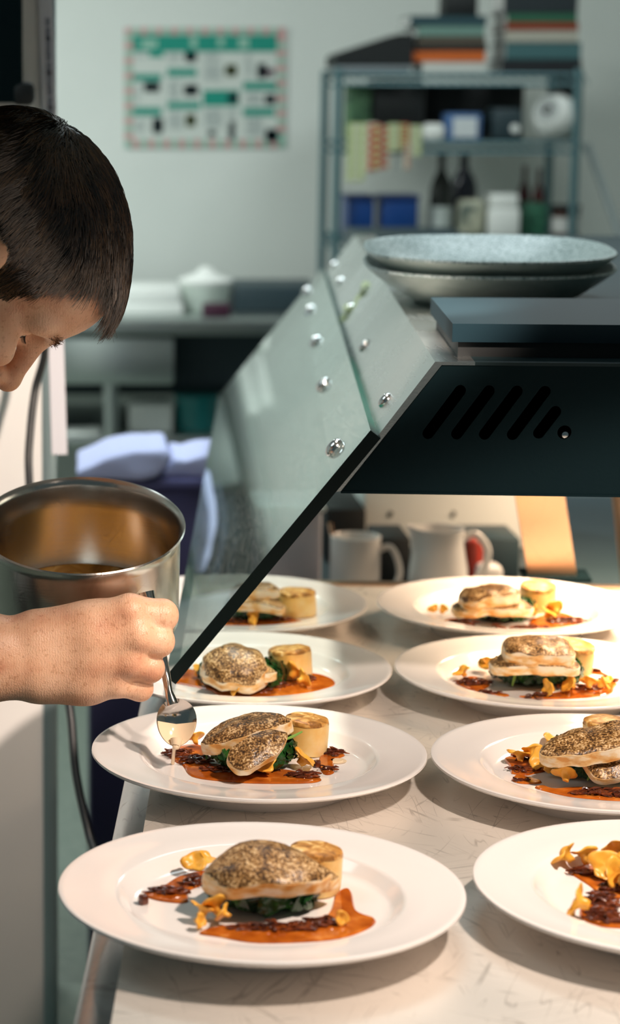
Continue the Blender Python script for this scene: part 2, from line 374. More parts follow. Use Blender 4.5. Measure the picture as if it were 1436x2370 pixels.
def spinach(label, c, rx, ry, h, seed=0, stems=()):
    rr = random.Random(seed); bm = bmesh.new(); rx *= 1.08; ry *= 1.12; h *= 1.08; c = c+Vector((0, -.004, 0))
    r = bmesh.ops.create_icosphere(bm, subdivisions=4, radius=1, matrix=Matrix.Translation(c+Vector((0, 0, h*.45))) @ Matrix.Diagonal((rx*.9, ry*.9, h*.52, 1)))
    disp(bm, .005, 120, seed)
    for k in range(95):                           # crumpled leaves wrapped on the heap
        a = rr.uniform(0, 2*PI); el = rr.uniform(-.15, 1.45); tw = rr.uniform(0, 2*PI); L = rr.uniform(.012, .026); wd = rr.uniform(.005, .010); ph = rr.uniform(0, 6)
        n = Vector((math.cos(a)*math.cos(el), math.sin(a)*math.cos(el), math.sin(el)))
        p = Vector((n.x*rx, n.y*ry, max(.002, h*.45+n.z*h*.55)))
        t = n.cross(Vector((math.cos(tw), math.sin(tw), .3))).normalized(); b = n.cross(t)
        G = []
        for i in range(7):
            s = i/6-.5; row = []
            for j in range(4):
                q = j/3-.5; w = wd*math.cos(s*2.7)
                cu = -(s*L)**2*28-(q*w)**2*40+.0022*math.sin(s*14+ph)*math.cos(q*5+ph)+.0012*math.sin(q*18+ph*2)
                v = p+t*(s*L)+b*(q*2*w)+n*(cu+.002)
                v.z = max(v.z, .0012); row.append(bm.verts.new(c+v))
            G.append(row)
        for i in range(6):
            for j in range(3): bm.faces.new((G[i][j], G[i+1][j], G[i+1][j+1], G[i][j+1]))
    o = obj('spinach_leaves', bm, M['spinach'], origin=c); tag(o, label, 'spinach', 'wilted spinach beds under the fish', 'stuff')
    for pts in stems:
        obj('stem', tube([c+Vector(q) for q in pts], [.0009]+[.0015]*(len(pts)-2)+[.0008], 8), M['stem'], o)
    return o
def puddle(px):
    """flat pool of sauce on a plate from an outline"""
    P = [at(u, v) for u, v in px]; n = len(P); Q = []
    for i in range(n):
        p0, p1, p2, p3 = P[i-1], P[i], P[(i+1) % n], P[(i+2) % n]
        for k in range(5):
            t = k/5; Q.append(.5*((2*p1)+(p2-p0)*t+(2*p0-5*p1+4*p2-p3)*t*t+(3*p1-p0-3*p2+p3)*t**3))
    bm = bmesh.new(); z0, z1 = FZ+.0002, FZ+.0016
    lo = [bm.verts.new((q.x, q.y, z0)) for q in Q]
    c = sum(Q, Vector())/len(Q)
    hi = []
    for i, q in enumerate(Q):
        tn = (Q[(i+1) % len(Q)]-Q[i-1]); nn = Vector((tn.y, -tn.x, 0)).normalized()
        ar = sum(Q[j].x*Q[(j+1) % len(Q)].y-Q[(j+1) % len(Q)].x*Q[j].y for j in range(len(Q)))
        if ar > 0: nn = -nn
        hi.append(bm.verts.new((q.x+nn.x*.0012, q.y+nn.y*.0012, z1)))
    for i in range(len(Q)): bm.faces.new((lo[i], lo[(i+1) % len(Q)], hi[(i+1) % len(Q)], hi[i]))
    f = bm.faces.new(hi); bmesh.ops.triangulate(bm, faces=[f]); bmesh.ops.recalc_face_normals(bm, faces=bm.faces[:])
    return bm, c
def shreds(c, rx, ry, n, seed):
    rr = random.Random(seed); bm = bmesh.new()
    for k in range(n):
        a = rr.uniform(0, 2*PI); q = math.sqrt(rr.random()); p = c+Vector((math.cos(a)*rx*q, math.sin(a)*ry*q, .0015+.005*(1-q)*rr.random()))
        d = rr.uniform(-.5, .5)+(PI if rr.random() < .5 else 0); L = rr.uniform(.005, .012); dd = Vector((math.cos(d), math.sin(d), rr.uniform(-.25, .25)))
        side = Vector((-dd.y, dd.x, rr.uniform(-.2, .8)))*rr.uniform(-.003, .003)
        pts = [p-dd*L*.5, p-dd*L*.15+side, p+dd*L*.2+side*.6, p+dd*L*.5]
        for w in pts: w.z = max(w.z, FZ+.0012)
        r0 = rr.uniform(.0006, .0014); tube(pts, [r0*.5, r0, r0, r0*.4], 6, bm, 3)
    return bm
MV = []
def mush_variant(seed):
    rr = random.Random(seed); ph = rr.uniform(0, 6); k1 = rr.choice((2, 3, 3)); am = rr.uniform(.10, .18)
    def wob(a, i, r):
        e = max(0, (i-3))/5 if i < 9 else max(0, (14-i))/6
        return (r*(1+am*math.sin(k1*a+ph)*e+.05*math.sin(5*a+ph*2)*e), r*.15*math.sin(k1*a+ph+1.)*e+.0006*math.sin(5*a)*e)
    pr = [(0, 0), (.0024, .0002), (.0030, .004), (.0032, .007), (.0042, .0092), (.0058, .0108), (.0074, .0118), (.0084, .0120), (.0090, .0128), (.0088, .0138), (.0078, .0142), (.0060, .0134), (.0040, .0124), (.002, .0116), (0, .0112)]
    bm = lathe(pr, 36, None, None, wob)
    cv = rr.uniform(.1, .3); sx, sy = rr.uniform(.8, 1.1), rr.uniform(.7, 1.)
    for v in bm.verts: v.co.z *= .62; v.co.x = v.co.x*sx*1.12+cv*v.co.z*v.co.z*40; v.co.y *= sy*1.12
    return disp(bm, .0019, 130, seed)
def ordinal(i): return ('first', 'second', 'third', 'fourth', 'fifth', 'sixth', 'seventh', 'eighth')[i]
def pools(key, polys, sh):
    polys = sorted(polys, key=lambda p: sum(q[0] for q in p)/len(p))
    for i, p in enumerate(polys):
        bm, c = puddle(p); o = obj('sauce_pool', bm, M['sauce'])
        tag(o, (f'{ordinal(i)} brown sauce pool from the chef side on ' if len(polys) > 1 else 'single orange brown sauce pool on ')+PH[key], 'sauce', 'brown sauce pools on the plates')
    sh = sorted(sh)
    for i, (u, v, rx, ry, n) in enumerate(sh):
        o = obj('meat_shreds', shreds(at(u, v, .001), rx, ry, n, int(u*7+v)), M['shred'])
        tag(o, f'{ordinal(i)} dark shredded braise heap from the chef side on '+PH[key], 'braised meat', 'dark braised shreds on the plates', 'stuff')
def mushrooms(key, L):
    L = sorted(L)
    for i, (u, v, s, *rt) in enumerate(L):
        rr = random.Random(int(u*3+v)); var = MV[i % len(MV)]
        o = bpy.data.objects.new('chanterelle_mushroom', var); COL.objects.link(o)
        rx = rt[0] if rt else rr.uniform(-.9, 1.5)
        o.rotation_euler = (rx, rr.uniform(-.6, .6), rr.uniform(0, 6.28)); s *= .84; o.scale = (s, s, s)
        o.location = at(u, v, .0005)+Vector((0, 0, .0075*s*abs(math.sin(rx))+.001))
        tag(o, f'{ordinal(i)} orange mushroom from the chef side on '+PH[key], 'mushroom', 'orange chanterelles on the plates')
for sd in (3, 8, 14, 21, 33):
    me = bpy.data.meshes.new('chanterelle'); b_ = mush_variant(sd); b_.to_mesh(me); b_.free(); me.materials.append(M['mush']); me.shade_smooth(); MV.append(me)

#FOOD
Z0 = lambda u, v, h: Zp(u, v, FZ+h)
# --- plate at the counter corner
spinach('dark wilted spinach heap under the domed fillet on '+PH['L1'], at(606, 2092), .037, .026, .030, 1)
potato('golden potato round tucked behind the fillet on '+PH['L1'], at(724, 2062), .0205, .034, (.05, .05), 1)
fillet('L1', 'pale lower fish piece beneath the domed fillet on '+PH['L1'], Z0(668, 2034, .022), .076, .036, .010, (R(14), R(2), R(4)), .006, 3, 2.2, 11)
fillet('L1', 'big domed fish fillet with speckled brown skin on '+PH['L1'], Z0(622, 2010, .034), .096, .054, .012, (R(22), R(2), R(4)), .014, 2.2, 1.6, 12, .004)
pools('L1', [[(333, 2068), (375, 2054), (416, 2030), (476, 2019), (479, 2044), (437, 2064), (434, 2089), (389, 2089), (347, 2080)],
             [(461, 2160), (535, 2143), (738, 2130), (779, 2069), (812, 2062), (826, 2110), (870, 2130), (846, 2154), (765, 2177), (603, 2184), (508, 2170)]],
      [(390, 2066, .016, .009, 34), (455, 2045, .012, .012, 24), (640, 2150, .034, .007, 60), (735, 2140, .018, .009, 40)])
mushrooms('L1', [(452, 2022, 1.25, .5), (470, 2010, 1.0, -.4), (466, 2136, 1.2, .4), (505, 2134, 1.3, .7), (533, 2143, 1.0, 1.2), (452, 2148, .8, 1.3), (785, 2140, .8, 1.4)])
# --- plate under the spoon
spinach('dark green wilted spinach heap under two fillets on '+PH['L2'], at(580, 1768), .037, .028, .027, 2, [[(.028, -.012, .027), (.036, -.006, .028), (.046, .004, .030)]])
potato('tall golden potato round beside two fillets on '+PH['L2'], at(704, 1742), .0205, .0335, (.06, -.03), 2)
fillet('L2', 'lower fish fillet leaning down against the spinach on '+PH['L2'], Z0(600, 1738, .026), .062, .028, .010, (R(40), R(-20), R(30)), .004, 4, 2., 21)
fillet('L2', 'top fish fillet sloping up onto the potato on '+PH['L2'], Z0(572, 1702, .029), .086, .042, .013, (R(10), R(-13), R(10)), .006, 2.4, 3., 22)
pools('L2', [[(384, 1742), (440, 1725), (478, 1734), (484, 1767), (534, 1773), (590, 1781), (662, 1784), (735, 1800), (740, 1809), (701, 1814), (590, 1814), (512, 1809), (445, 1798), (423, 1773), (406, 1764)],
             [(738, 1762), (757, 1734), (799, 1748), (774, 1762), (774, 1789), (749, 1792)]],
      [(412, 1747, .013, .012, 40), (452, 1762, .016, .010, 40), (555, 1783, .036, .008, 70), (702, 1798, .016, .007, 30), (772, 1745, .011, .009, 30), (762, 1784, .007, .004, 10)])
mushrooms('L2', [(453, 1736, 1.25, .6), (565, 1808, 1.2, 1.0), (621, 1795, 1.25, .3), (693, 1781, 1.3, .5)])
# --- plate under the glass corner
spinach('flat dark spinach heap under the peaked fillet on '+PH['L3'], at(560, 1580), .040, .028, .022, 3)
potato('tilted golden potato round beside the peaked fillet on '+PH['L3'], at(675, 1567), .0225, .031, (.06, .10), 3)
fillet('L3', 'flat lower fish fillet beneath the peaked one on '+PH['L3'], Z0(552, 1558, .020), .078, .036, .011, (R(14), R(2), R(-8)), .004, 3, 3, 31)
fillet('L3', 'peaked top fish fillet with dark speckled skin on '+PH['L3'], Z0(545, 1534, .033), .068, .056, .012, (R(34), R(6), R(-14)), .010, 3., 3., 32, .010)
k = 2.7615; c_ = lambda L: [(400+a/k, 1320+b/k) for a, b in L]
pools('L3', [c_([(0, 710), (80, 640), (200, 660), (300, 700), (520, 720), (700, 680), (900, 665), (1020, 700), (1030, 740), (900, 790), (700, 815), (480, 820), (300, 800), (240, 770), (100, 740)])],
      [(520, 1588, .02, .008, 40), (575, 1600, .022, .007, 50), (632, 1588, .016, .010, 50), (708, 1575, .010, .008, 26)])
mushrooms('L3', [(436, 1563, 1.1, .8), (454, 1570, 1.1, .4), (672, 1583, 1.5, .7), (690, 1595, 1.2, 1.3), (559, 1613, 1.0, 1.0)])
# --- plate wholly behind the glass
spinach('small dark spinach heap under stacked fillets on '+PH['L4'], at(592, 1424), .031, .026, .020, 4)
potato('upright browned potato round standing apart on '+PH['L4'], at(687, 1424), .0225, .030, (.02, 0), 4)
fillet('L4', 'lower of two stacked fish fillets on '+PH['L4'], Z0(600, 1403, .020), .062, .036, .010, (R(8), R(4), R(-6)), .006, 3, 3, 41)
fillet('L4', 'upper of two stacked fish fillets on '+PH['L4'], Z0(590, 1376, .032), .056, .036, .012, (R(6), R(-4), R(6)), .004, 4, 4, 42)
pools('L4', [c_([(300, 350), (400, 300), (480, 320), (650, 310), (760, 318), (835, 330), (790, 345), (600, 365), (400, 367), (310, 365)])],
      [(540, 1441, .02, .008, 40), (655, 1436, .014, .007, 26)])
mushrooms('L4', [(547, 1418, 1.0, .8), (595, 1443, 1.0, 1.3), (577, 1450, .9, 1.4)])
# --- plate beside the gantry leg
spinach('dark spinach heap under a slab of stacked fillets on '+PH['R4'], at(1160, 1428), .036, .026, .021, 5, [[(-.020, -.018, .020), (-.016, -.022, .012), (-.014, -.026, .003)]])
potato('leaning golden potato round behind the fillets on '+PH['R4'], at(1244, 1410), .0215, .031, (.05, .12), 5)
fillet('R4', 'dark edged lower fillet projecting both ways on '+PH['R4'], Z0(1140, 1411, .020), .092, .040, .010, (R(10), R(0), R(4)), .004, 4, 4, 51)
fillet('R4', 'thick top fish fillet sloping upward on '+PH['R4'], Z0(1132, 1388, .032), .068, .042, .013, (R(12), R(-8), R(5)), .003, 5, 5, 52)
k2 = 2.583; d_ = lambda L: [(880+a/k2, 1320+b/k2) for a, b in L]
pools('R4', [d_([(370, 310), (440, 292), (540, 315), (572, 340), (480, 346), (400, 332)]), d_([(620, 352), (690, 350), (710, 363), (640, 366)]),
             d_([(770, 367), (880, 340), (900, 300), (1000, 270), (1100, 260), (1230, 315), (1215, 330), (1100, 355), (950, 368)])],
      [(1068, 1443, .020, .008, 40), (1148, 1458, .010, .004, 16), (1320, 1440, .026, .014, 80), (1225, 1455, .022, .006, 34)])
mushrooms('R4', [(1008, 1425, .8, 1.2), (1028, 1423, .8, .9), (1240, 1434, 1.2, .7), (1264, 1438, 1.2, .4), (1287, 1433, 1.3, .8)])
# --- plate with the pale stem
spinach('glossy green spinach heap with a pale curling stem on '+PH['R3'], at(1240, 1576), .042, .027, .026, 6,
        [[(-.040, -.012, .020), (-.030, -.024, .021), (-.018, -.029, .022), (-.006, -.027, .029), (.004, -.02, .032)], [(-.026, -.027, .020), (-.029, -.030, .011), (-.031, -.032, .004)], [(.024, -.027, .022), (.026, -.030, .012), (.027, -.032, .004)]])
potato('golden potato round peeping out behind the fillets on '+PH['R3'], at(1322, 1556), .0215, .032, (.06, .12), 6)
fillet('R3', 'long dark lower fillet across the spinach on '+PH['R3'], Z0(1237, 1546, .025), .090, .038, .010, (R(8), R(0), R(-2)), .003, 4, 5, 61)
fillet('R3', 'thick pale top fillet squarely stacked on '+PH['R3'], Z0(1246, 1516, .038), .072, .044, .014, (R(16), R(2), R(-2)), .003, 5, 5, 62)
pools('R3', [d_([(455, 670), (540, 640), (640, 660), (660, 690), (580, 725), (500, 700)]), d_([(640, 740), (700, 735), (775, 750), (720, 757)]),
             d_([(830, 757), (960, 752), (1120, 720), (1200, 690), (1345, 705), (1365, 640), (1290, 622), (1210, 615), (1300, 600), (1410, 668), (1400, 705), (1370, 740), (1200, 765), (960, 770)])],
      [(1095, 1582, .018, .011, 60), (1128, 1606, .014, .004, 12), (1250, 1614, .012, .004, 18), (1342, 1594, .024, .008, 50), (1408, 1578, .008, .008, 26), (1365, 1556, .012, .004, 20)])
mushrooms('R3', [(1077, 1572, 1.2, .2), (1110, 1555, 1.0, .8), (1130, 1556, 1.2, .5), (1281, 1612, 1.1, 1.4), (1329, 1606, 1.2, 1.0), (1362, 1606, 1.3, .6), (1385, 1605, 1.2, 1.0), (1410, 1592, .9, .4)])
# --- plate beside the spooned one
spinach('large dark spinach heap with green stalks showing on '+PH['R2'], at(1385, 1786), .044, .030, .032, 7,
        [[(-.030, -.022, .033), (-.016, -.026, .030), (-.006, -.022, .031)], [(-.010, -.034, .018), (-.016, -.037, .010), (-.019, -.038, .005)], [(-.026, -.030, .024), (-.014, -.034, .020), (-.004, -.036, .016)], [(.004, -.036, .006), (.012, -.036, .003), (.02, -.033, .004)]])
potato('golden potato round hidden behind the fillets on '+PH['R2'], at(1400, 1738), .021, .030, (0, 0), 7)
fillet('R2', 'small lower fillet hanging over the spinach on '+PH['R2'], Z0(1420, 1772, .020), .052, .036, .008, (R(32), R(-6), R(16)), .003, 4, 4, 71)
fillet('R2', 'long top fillet rising across the spinach on '+PH['R2'], Z0(1372, 1734, .034), .094, .042, .013, (R(18), R(-11), R(4)), .002, 2.4, 4, 72)
k3 = 3.149; e_ = lambda L, o=1640: [(980+a/k3, o+b/k3) for a, b in L]
pools('R2', [e_([(592, 367), (700, 350), (830, 315), (960, 390), (960, 440), (800, 480), (745, 490), (660, 480), (640, 470), (628, 420)]),
             e_([(655, 505), (700, 492), (855, 530), (840, 550), (720, 550), (650, 530)]),
             e_([(815, 580), (880, 568), (960, 590), (1180, 580), (1436, 620), (1500, 640), (1500, 680), (1200, 660), (1100, 650), (950, 620)])],
      [(1238, 1755, .020, .014, 90), (1210, 1783, .013, .007, 30), (1390, 1838, .024, .008, 70), (1436, 1842, .014, .008, 40), (1215, 1808, .006, .002, 5)])
mushrooms('R2', [(1203, 1772, 1.3, .3), (1236, 1774, 1.4, .7), (1254, 1779, 1.3, 1.0), (1264, 1797, 1.3, .4), (1267, 1733, 1.1, .3), (1308, 1828, 1.35, .8)])
# --- plate cut off by the frame
spinach('spinach heap mostly out of view on '+PH['R1'], at(1600, 2070), .036, .030, .028, 8)
fillet('R1', 'mostly unseen fish fillet on '+PH['R1'], Z0(1600, 1966, .032), .080, .045, .013, (R(14), 0, 0), .004, 3, 3, 81)
pools('R1', [e_([(1045, 1190), (1130, 1150), (1250, 1155), (1340, 1150), (1436, 1115), (1500, 1100), (1560, 1200), (1470, 1350), (1400, 1440), (1440, 1540), (1500, 1600), (1300, 1592), (1150, 1525), (1160, 1420), (1250, 1335), (1120, 1235)])],
      [(1396, 2086, .014, .016, 60), (1398, 2122, .012, .016, 60), (1424, 2030, .016, .008, 40), (1418, 2058, .012, .008, 30), (1345, 2022, .008, .006, 14)])
mushrooms('R1', [(1326, 2018, 1.5, .8), (1361, 2015, 1.5, .5), (1405, 2050, 1.4, 1.2), (1436, 2010, 1.6, .6), (1365, 2128, 1.6, 1.3), (1436, 2070, 1.5, .8), (1400, 2030, 1.4, 1.0)])
for u, v, lab, sz in ((332, 2092, 'single dark dice of meat lying apart on '+PH['L1'], .0035), (733, 1775, 'single dark dice of meat lying apart on '+PH['L2'], .0032)):
    p = at(u, v, .0002); o = obj('meat_dice', disp(box(p+Vector((0, 0, sz)), (sz*2, sz*1.8, sz*2), (0, 0, .5), sz*.4), .0006, 300), M['shred']); tag(o, lab, 'braised meat')

#GANTRY
GA = R(4.85); GV = Vector((math.sin(GA), math.cos(GA), 0)); GU = Vector((math.cos(GA), -math.sin(GA), 0)); UPV = Vector((0, 0, 1))
GL = 2.05                                        # length of the gantry along the pass
b2, b3 = W(1023, 845, 2.0), W(790, 1140, 2.0)    # near end, upper and lower corner of its slanted flank
O0 = Vector((b2.x, 2.0, 0))
a3 = (b3-b2).dot(GU); zt, zb = b2.z, b3.z; WG = .80
def G(a, b, z): return O0+GU*a+GV*b+Vector((0, 0, z))
gt = thing('heated_gantry', 'long black heated gantry with slotted end panel standing over the pass', 'gantry', G(.45, .9, .9))
th = .004
obj('side_sheet', prism([G(0, 0, zt), G(a3, 0, zb), G(a3-.006, 0, zb-.001), G(-.006, 0, zt+.003), G(.03, 0, zt+.003), G(.03, 0, zt)], GV*GL), M['steel_side'], gt)
# end panel with real slots, filled as a flat curve with holes
def slot_loop(x0, y0, x1, y1, r, n=10):
    d = math.atan2(y1-y0, x1-x0); L = []
    for k in range(n+1): L.append((x1+r*math.cos(d-PI/2+PI*k/n), y1+r*math.sin(d-PI/2+PI*k/n)))
    for k in range(n+1): L.append((x0+r*math.cos(d+PI/2+PI*k/n), y0+r*math.sin(d+PI/2+PI*k/n)))
    return L
def gl2(u, v):
    p = W(u, v, 2.0); return ((p-O0).dot(GU), p.z)
loops = [[(.001, zt), (WG, zt), (WG-a3, zb), (a3+.001, zb)]]
for (u0, v0, u1, v1, rr_) in ((992, 1004, 1066, 904, .0052), (1058, 1004, 1132, 904, .0052), (1122, 1004, 1196, 904, .0052), (1186, 1004, 1260, 904, .0052), (1246, 1000, 1284, 950, .0052), (1304, 998, 1305, 997, .0062)):
    loops.append(slot_loop(*gl2(u0, v0), *gl2(u1, v1), rr_))
def filled(loops, depth, frame):
    cu = bpy.data.curves.new('tmp', 'CURVE'); cu.dimensions = '2D'; cu.fill_mode = 'BOTH'; cu.extrude = depth/2
    for L in loops:
        s = cu.splines.new('POLY'); s.points.add(len(L)-1); s.use_cyclic_u = True
        for i, (x, y) in enumerate(L): s.points[i].co = (x, y, 0, 1)
    o = bpy.data.objects.new('tmp', cu); COL.objects.link(o); dg = bpy.context.evaluated_depsgraph_get(); me = bpy.data.meshes.new_from_object(o.evaluated_get(dg))
    bpy.data.objects.remove(o); bm = bmesh.new(); bm.from_mesh(me); bpy.data.meshes.remove(me); bpy.data.curves.remove(cu)
    for v in bm.verts: v.co = frame(v.co.x, v.co.y, v.co.z)
    bmesh.ops.recalc_face_normals(bm, faces=bm.faces[:]); return bm
obj('end_panel', filled(loops, .002, lambda x, y, z: G(x, .002-z, y)), M['black_panel'], gt, False)
obj('end_panel', filled(loops[:1], .002, lambda x, y, z: G(x, GL-.002-z, y)), M['black_panel'], gt, False)
obj('top_sheet', prism([G(.03, 0, zt+.003), G(WG, 0, zt+.003), G(WG, 0, zt), G(.03, 0, zt)], GV*GL), mat('dark gantry top', (.012, .026, .030), .55, 0, .15), gt)
obj('base_sheet', prism([G(a3, 0, zb), G(WG-a3, 0, zb), G(WG-a3, 0, zb-.002), G(a3, 0, zb-.002)], GV*GL), M['black_panel'], gt)
obj('side_sheet', prism([G(WG, 0, zt), G(WG-a3, 0, zb), G(WG-a3+.004, 0, zb), G(WG+.004, 0, zt)], GV*GL), M['steel_side'], gt)
p = gl2(1306, 1004); obj('screw', lathe([(0, .004), (.003, .0035), (.0042, 0), (0, 0)], 16, Matrix.Translation(G(p[0], .006, p[1])) @ Matrix.Rotation(PI/2, 4, 'X')), M['chrome'], gt)
# legs : flat slanted bars onto the counter, rear ones onto the low bench
bl = (2.80-O0.y)
def leg(q0, q1, w, t): return prism([q0-GU*w/2, q0+GU*w/2, q1+GU*w/2, q1-GU*w/2], GV*t)
lt = W(1205, 1140, 2.74); lb = Zp(1281, 1341, .902)
lt = Vector((lt.x, lt.y, zb))
obj('leg', leg(lt, lb, .062, .012), M['steel_leg'], gt)
obj('foot', box(lb+Vector((.005, .012, .003)), (.085, .06, .006), ROT, .001), M['black_panel'], gt)
lt2 = G(WG-a3-.10, bl, zb); obj('leg', leg(lt2, Vector((lt2.x+.03, lt2.y, .902)), .062, .012), M['steel_leg'], gt)
for a, dx in ((.30, .03), (WG-a3-.10, .03)):
    q = G(a, GL-.1, zb); obj('leg', leg(q, Vector((q.x+dx, q.y, .747)), .062, .012), M['steel_leg'], gt)
q0, q1 = W(1383, 1140, 3.1), W(1450, 1345, 3.1); q0.z = zb
ex = q1+(q1-q0)*.35
bm = tube([q0, ex], .0075, 12, None, 1); mid = q0.lerp(q1, .52); tube([mid-(q1-q0)*.03, mid+(q1-q0)*.03], .011, 12, bm, 1)
obj('brace_rod', bm, M['steel_leg'], gt)
# hex-domed bolts along the slanted flank
SL = (b3-b2); SLn = Vector((SL.x, SL.y, SL.z)).normalized(); NRM = GV.cross(SLn).normalized()
if NRM.x > 0: NRM = -NRM
def frameN(p): 
    z = NRM; x = GV; y = z.cross(x); m_ = Matrix((x, y, z)).transposed().to_4x4(); m_.translation = p; return m_
BK = [1.06, 1.31, 1.56, 1.81, 2.0]
dome = [(.0085, 0), (.0085, .0025), (.007, .005), (.004, .0065), (0, .007)]
for kk in BK:
    b = (kk-1)*2.0; q = b2+SL*.44+GV*b+NRM*.0045
    obj('bolt', lathe(dome, 20, frameN(q)), M['chrome'], gt)
# glass guard : one slanted pane on stand-off bolts
gR, gB = W(870, 1005, 2.0), W(395, 1575, 2.014)
gs = gB-gR; gsn = gs.normalized(); gn = GV.cross(gsn).normalized()
if gn.x > 0: gn = -gn
GLL = 2.06; TH = .012
gg = thing('glass_guard', 'slanted clear glass guard bolted along the chef side of the black gantry', 'glass guard', gB)
bm = bmesh.new(); bv = []
for d in (TH/2, -TH/2):
    for q in (gR, gB, gB+GV*GLL, gR+GV*GLL): bv.append(bm.verts.new(q+gn*d))
fs = [(0, 1, 2, 3), (7, 6, 5, 4), (0, 4, 5, 1), (1, 5, 6, 2), (2, 6, 7, 3), (3, 7, 4, 0)]
for i, f in enumerate(fs):
    F_ = bm.faces.new([bv[j] for j in f]); F_.material_index = 0 if i < 2 else (2 if i == 2 else 1)
bmesh.ops.recalc_face_normals(bm, faces=bm.faces[:])
obj('glass_pane', bm, [M['glass'], M['glass_edge'], M['glass_edge_dark']], gg, False)
z = gn; xx = GV; yy = z.cross(xx)
for kk in BK:
    q = gR+gs*.151+GV*((kk-1)*2.0); m_ = Matrix((xx, yy, z)).transposed().to_4x4(); m_.translation = q+gn*(TH/2+.0003)
    bo = obj('bolt', lathe([(.0105, 0), (.0105, .002), (.009, .005), (.005, .007), (0, .0078)], 20, m_), M['chrome'], gg)
    obj('standoff', tube([q-gn*TH*.5, q-gn*(TH*.5+.028)], .006, 12, None, 1), M['steel_bg'], bo)
# peeling label strip on the flank
def FL(s, k_): return b2+SL*s+GV*((k_-1)*2.0)+NRM*.0060
st = bmesh.new(); rows = []
for i in range(13):
    s = .14+i/12*.46; wv = .003*math.sin(i*1.7)+.002*math.sin(i*3.1); lift = .004*max(0, math.sin(i*.9))
    rows.append([st.verts.new(FL(s, 1.560+w_*.8)+GV*wv*6+NRM*lift*1.5) for w_ in (-.024, -.010, .010, .024)])
for i in range(12):
    for j in range(3): st.faces.new((rows[i][j], rows[i+1][j], rows[i+1][j+1], rows[i][j+1])).material_index = 1 if (i in (2, 3, 7) and j == 1) else 0
sm = st.faces[:]; bmesh.ops.solidify(st, geom=sm, thickness=.0004)
o = obj('peeling_label', st, [mat('pale yellow paper', (.62, .68, .42), .6), mat('olive print', (.12, .16, .05), .6)])
tag(o, 'torn yellow green label strip peeling off the gantry flank', 'label')

# tray and stacked platters on the gantry
ty0 = .04; p0 = gl2(1055, 800)
tr = thing('black_slab', 'flat dark blue black tray lying on the near end of the gantry top', 'tray', G(p0[0]+.2, .2, zt+.003))
obj('lid', prism([G(p0[0], .04, zt+.017), G(p0[0]+.43, .04, zt+.017), G(p0[0]+.43, .04, zt+.034), G(p0[0], .04, zt+.034)], GV*.29), mat('dark blue plastic', (.008, .024, .034), .5, 0, .12), tr)
obj('base', prism([G(p0[0]+.006, .046, zt+.003), G(p0[0]+.42, .046, zt+.003), G(p0[0]+.42, .046, zt+.0165), G(p0[0]+.006, .046, zt+.0165)], GV*.275), M['black'], tr)
def se(a, rx, ry, n=2.7):
    c, s = math.cos(a), math.sin(a); return (rx*math.copysign(abs(c)**(2/n), c), ry*math.copysign(abs(s)**(2/n), s))
def platter(c, tilt):
    rx, ry = .147, .185
    outp = [(0, .001), (.52, .001), (.56, 0), (.60, .003), (.74, .014), (.90, .031), (.98, .0405), (1., .0435)]
    inp = [(1., .0435), (.995, .0460), (.975, .0465), (.955, .0445), (.85, .033), (.70, .019), (.5, .012), (0, .010)]
    mtx = Matrix.Translation(c) @ Euler((tilt, 0, -GA)).to_matrix().to_4x4()
    def shell(P):
        bm = bmesh.new(); rings = []
        for f, z in P:
            rings.append([bm.verts.new((0, 0, z))] if f == 0 else [bm.verts.new((*se(2*PI*k/96, rx*f, ry*f), z)) for k in range(96)])
        for a, b in zip(rings, rings[1:]):
            for k in range(96):
                q = (k+1) % 96
                if len(a) == 1: bm.faces.new((a[0], b[q], b[k]))
                elif len(b) == 1: bm.faces.new((a[k], a[q], b[0]))
                else: bm.faces.new((a[k], a[q], b[q], b[k]))
        bmesh.ops.transform(bm, matrix=mtx, verts=bm.verts[:]); return bm
    return shell(outp), shell(inp)
pc = Zp(1125, 694, zt+.003)
for i, lab in enumerate(('grey speckled oval platter at the bottom of the stack on the gantry', 'grey speckled oval platter on top of the stack on the gantry')):
    c = pc+Vector((0, 0, .017*i)); so, si = platter(c, R(1.6)); o = obj('oval_platter', so, M['stone_out'], origin=c); tag(o, lab, 'platter', 'stoneware platters stacked on the gantry')
    obj('glazed_face', si, M['speckle'], o)
#BACK
def m_(name, c, r=.5, **k): return mat(name, c, r, **k)
def poly_cyl(c, r, h, seg=32, r2=None, cap=.003):
    r2 = r if r2 is None else r2
    return lathe([(0, 0), (r-cap, 0), (r, cap), (r2, h-cap), (r2-cap, h), (0, h)], seg, Matrix.Translation(Vector(c)))
# ---- poster on the far wall (printed pattern stays in one mesh)
PY = WY-.004
bm = bmesh.new(); a, b = W(288, 64, PY), W(662, 339, PY)
pmats = [m_('poster paper', (.62, .66, .62), .6), m_('poster green', (.0, .27, .20), .6), m_('poster pink', (.58, .30, .30), .6), m_('poster pale green', (.30, .52, .42), .6), m_('poster dark print', (.02, .06, .08), .6), m_('poster grey text', (.36, .42, .42), .6), m_('poster olive', (.16, .20, .06), .6), m_('poster plum', (.25, .10, .18), .6)]
bx(bm, ((a.x+b.x)/2, PY-.001, (a.z+b.z)/2), (b.x-a.x, .004, a.z-b.z))
def prect(x0, y0, x1, y1, mi, lay=1):            # in the pixel frame of the poster crop
    q0, q1 = W(270+x0/3.502, 50+y0/3.502, PY), W(270+x1/3.502, 50+y1/3.502, PY)
    bx(bm, ((q0.x+q1.x)/2, PY-.003-.0006*lay, (q0.z+q1.z)/2), (abs(q1.x-q0.x), .0006, abs(q0.z-q1.z)), None, mi)
n = 21
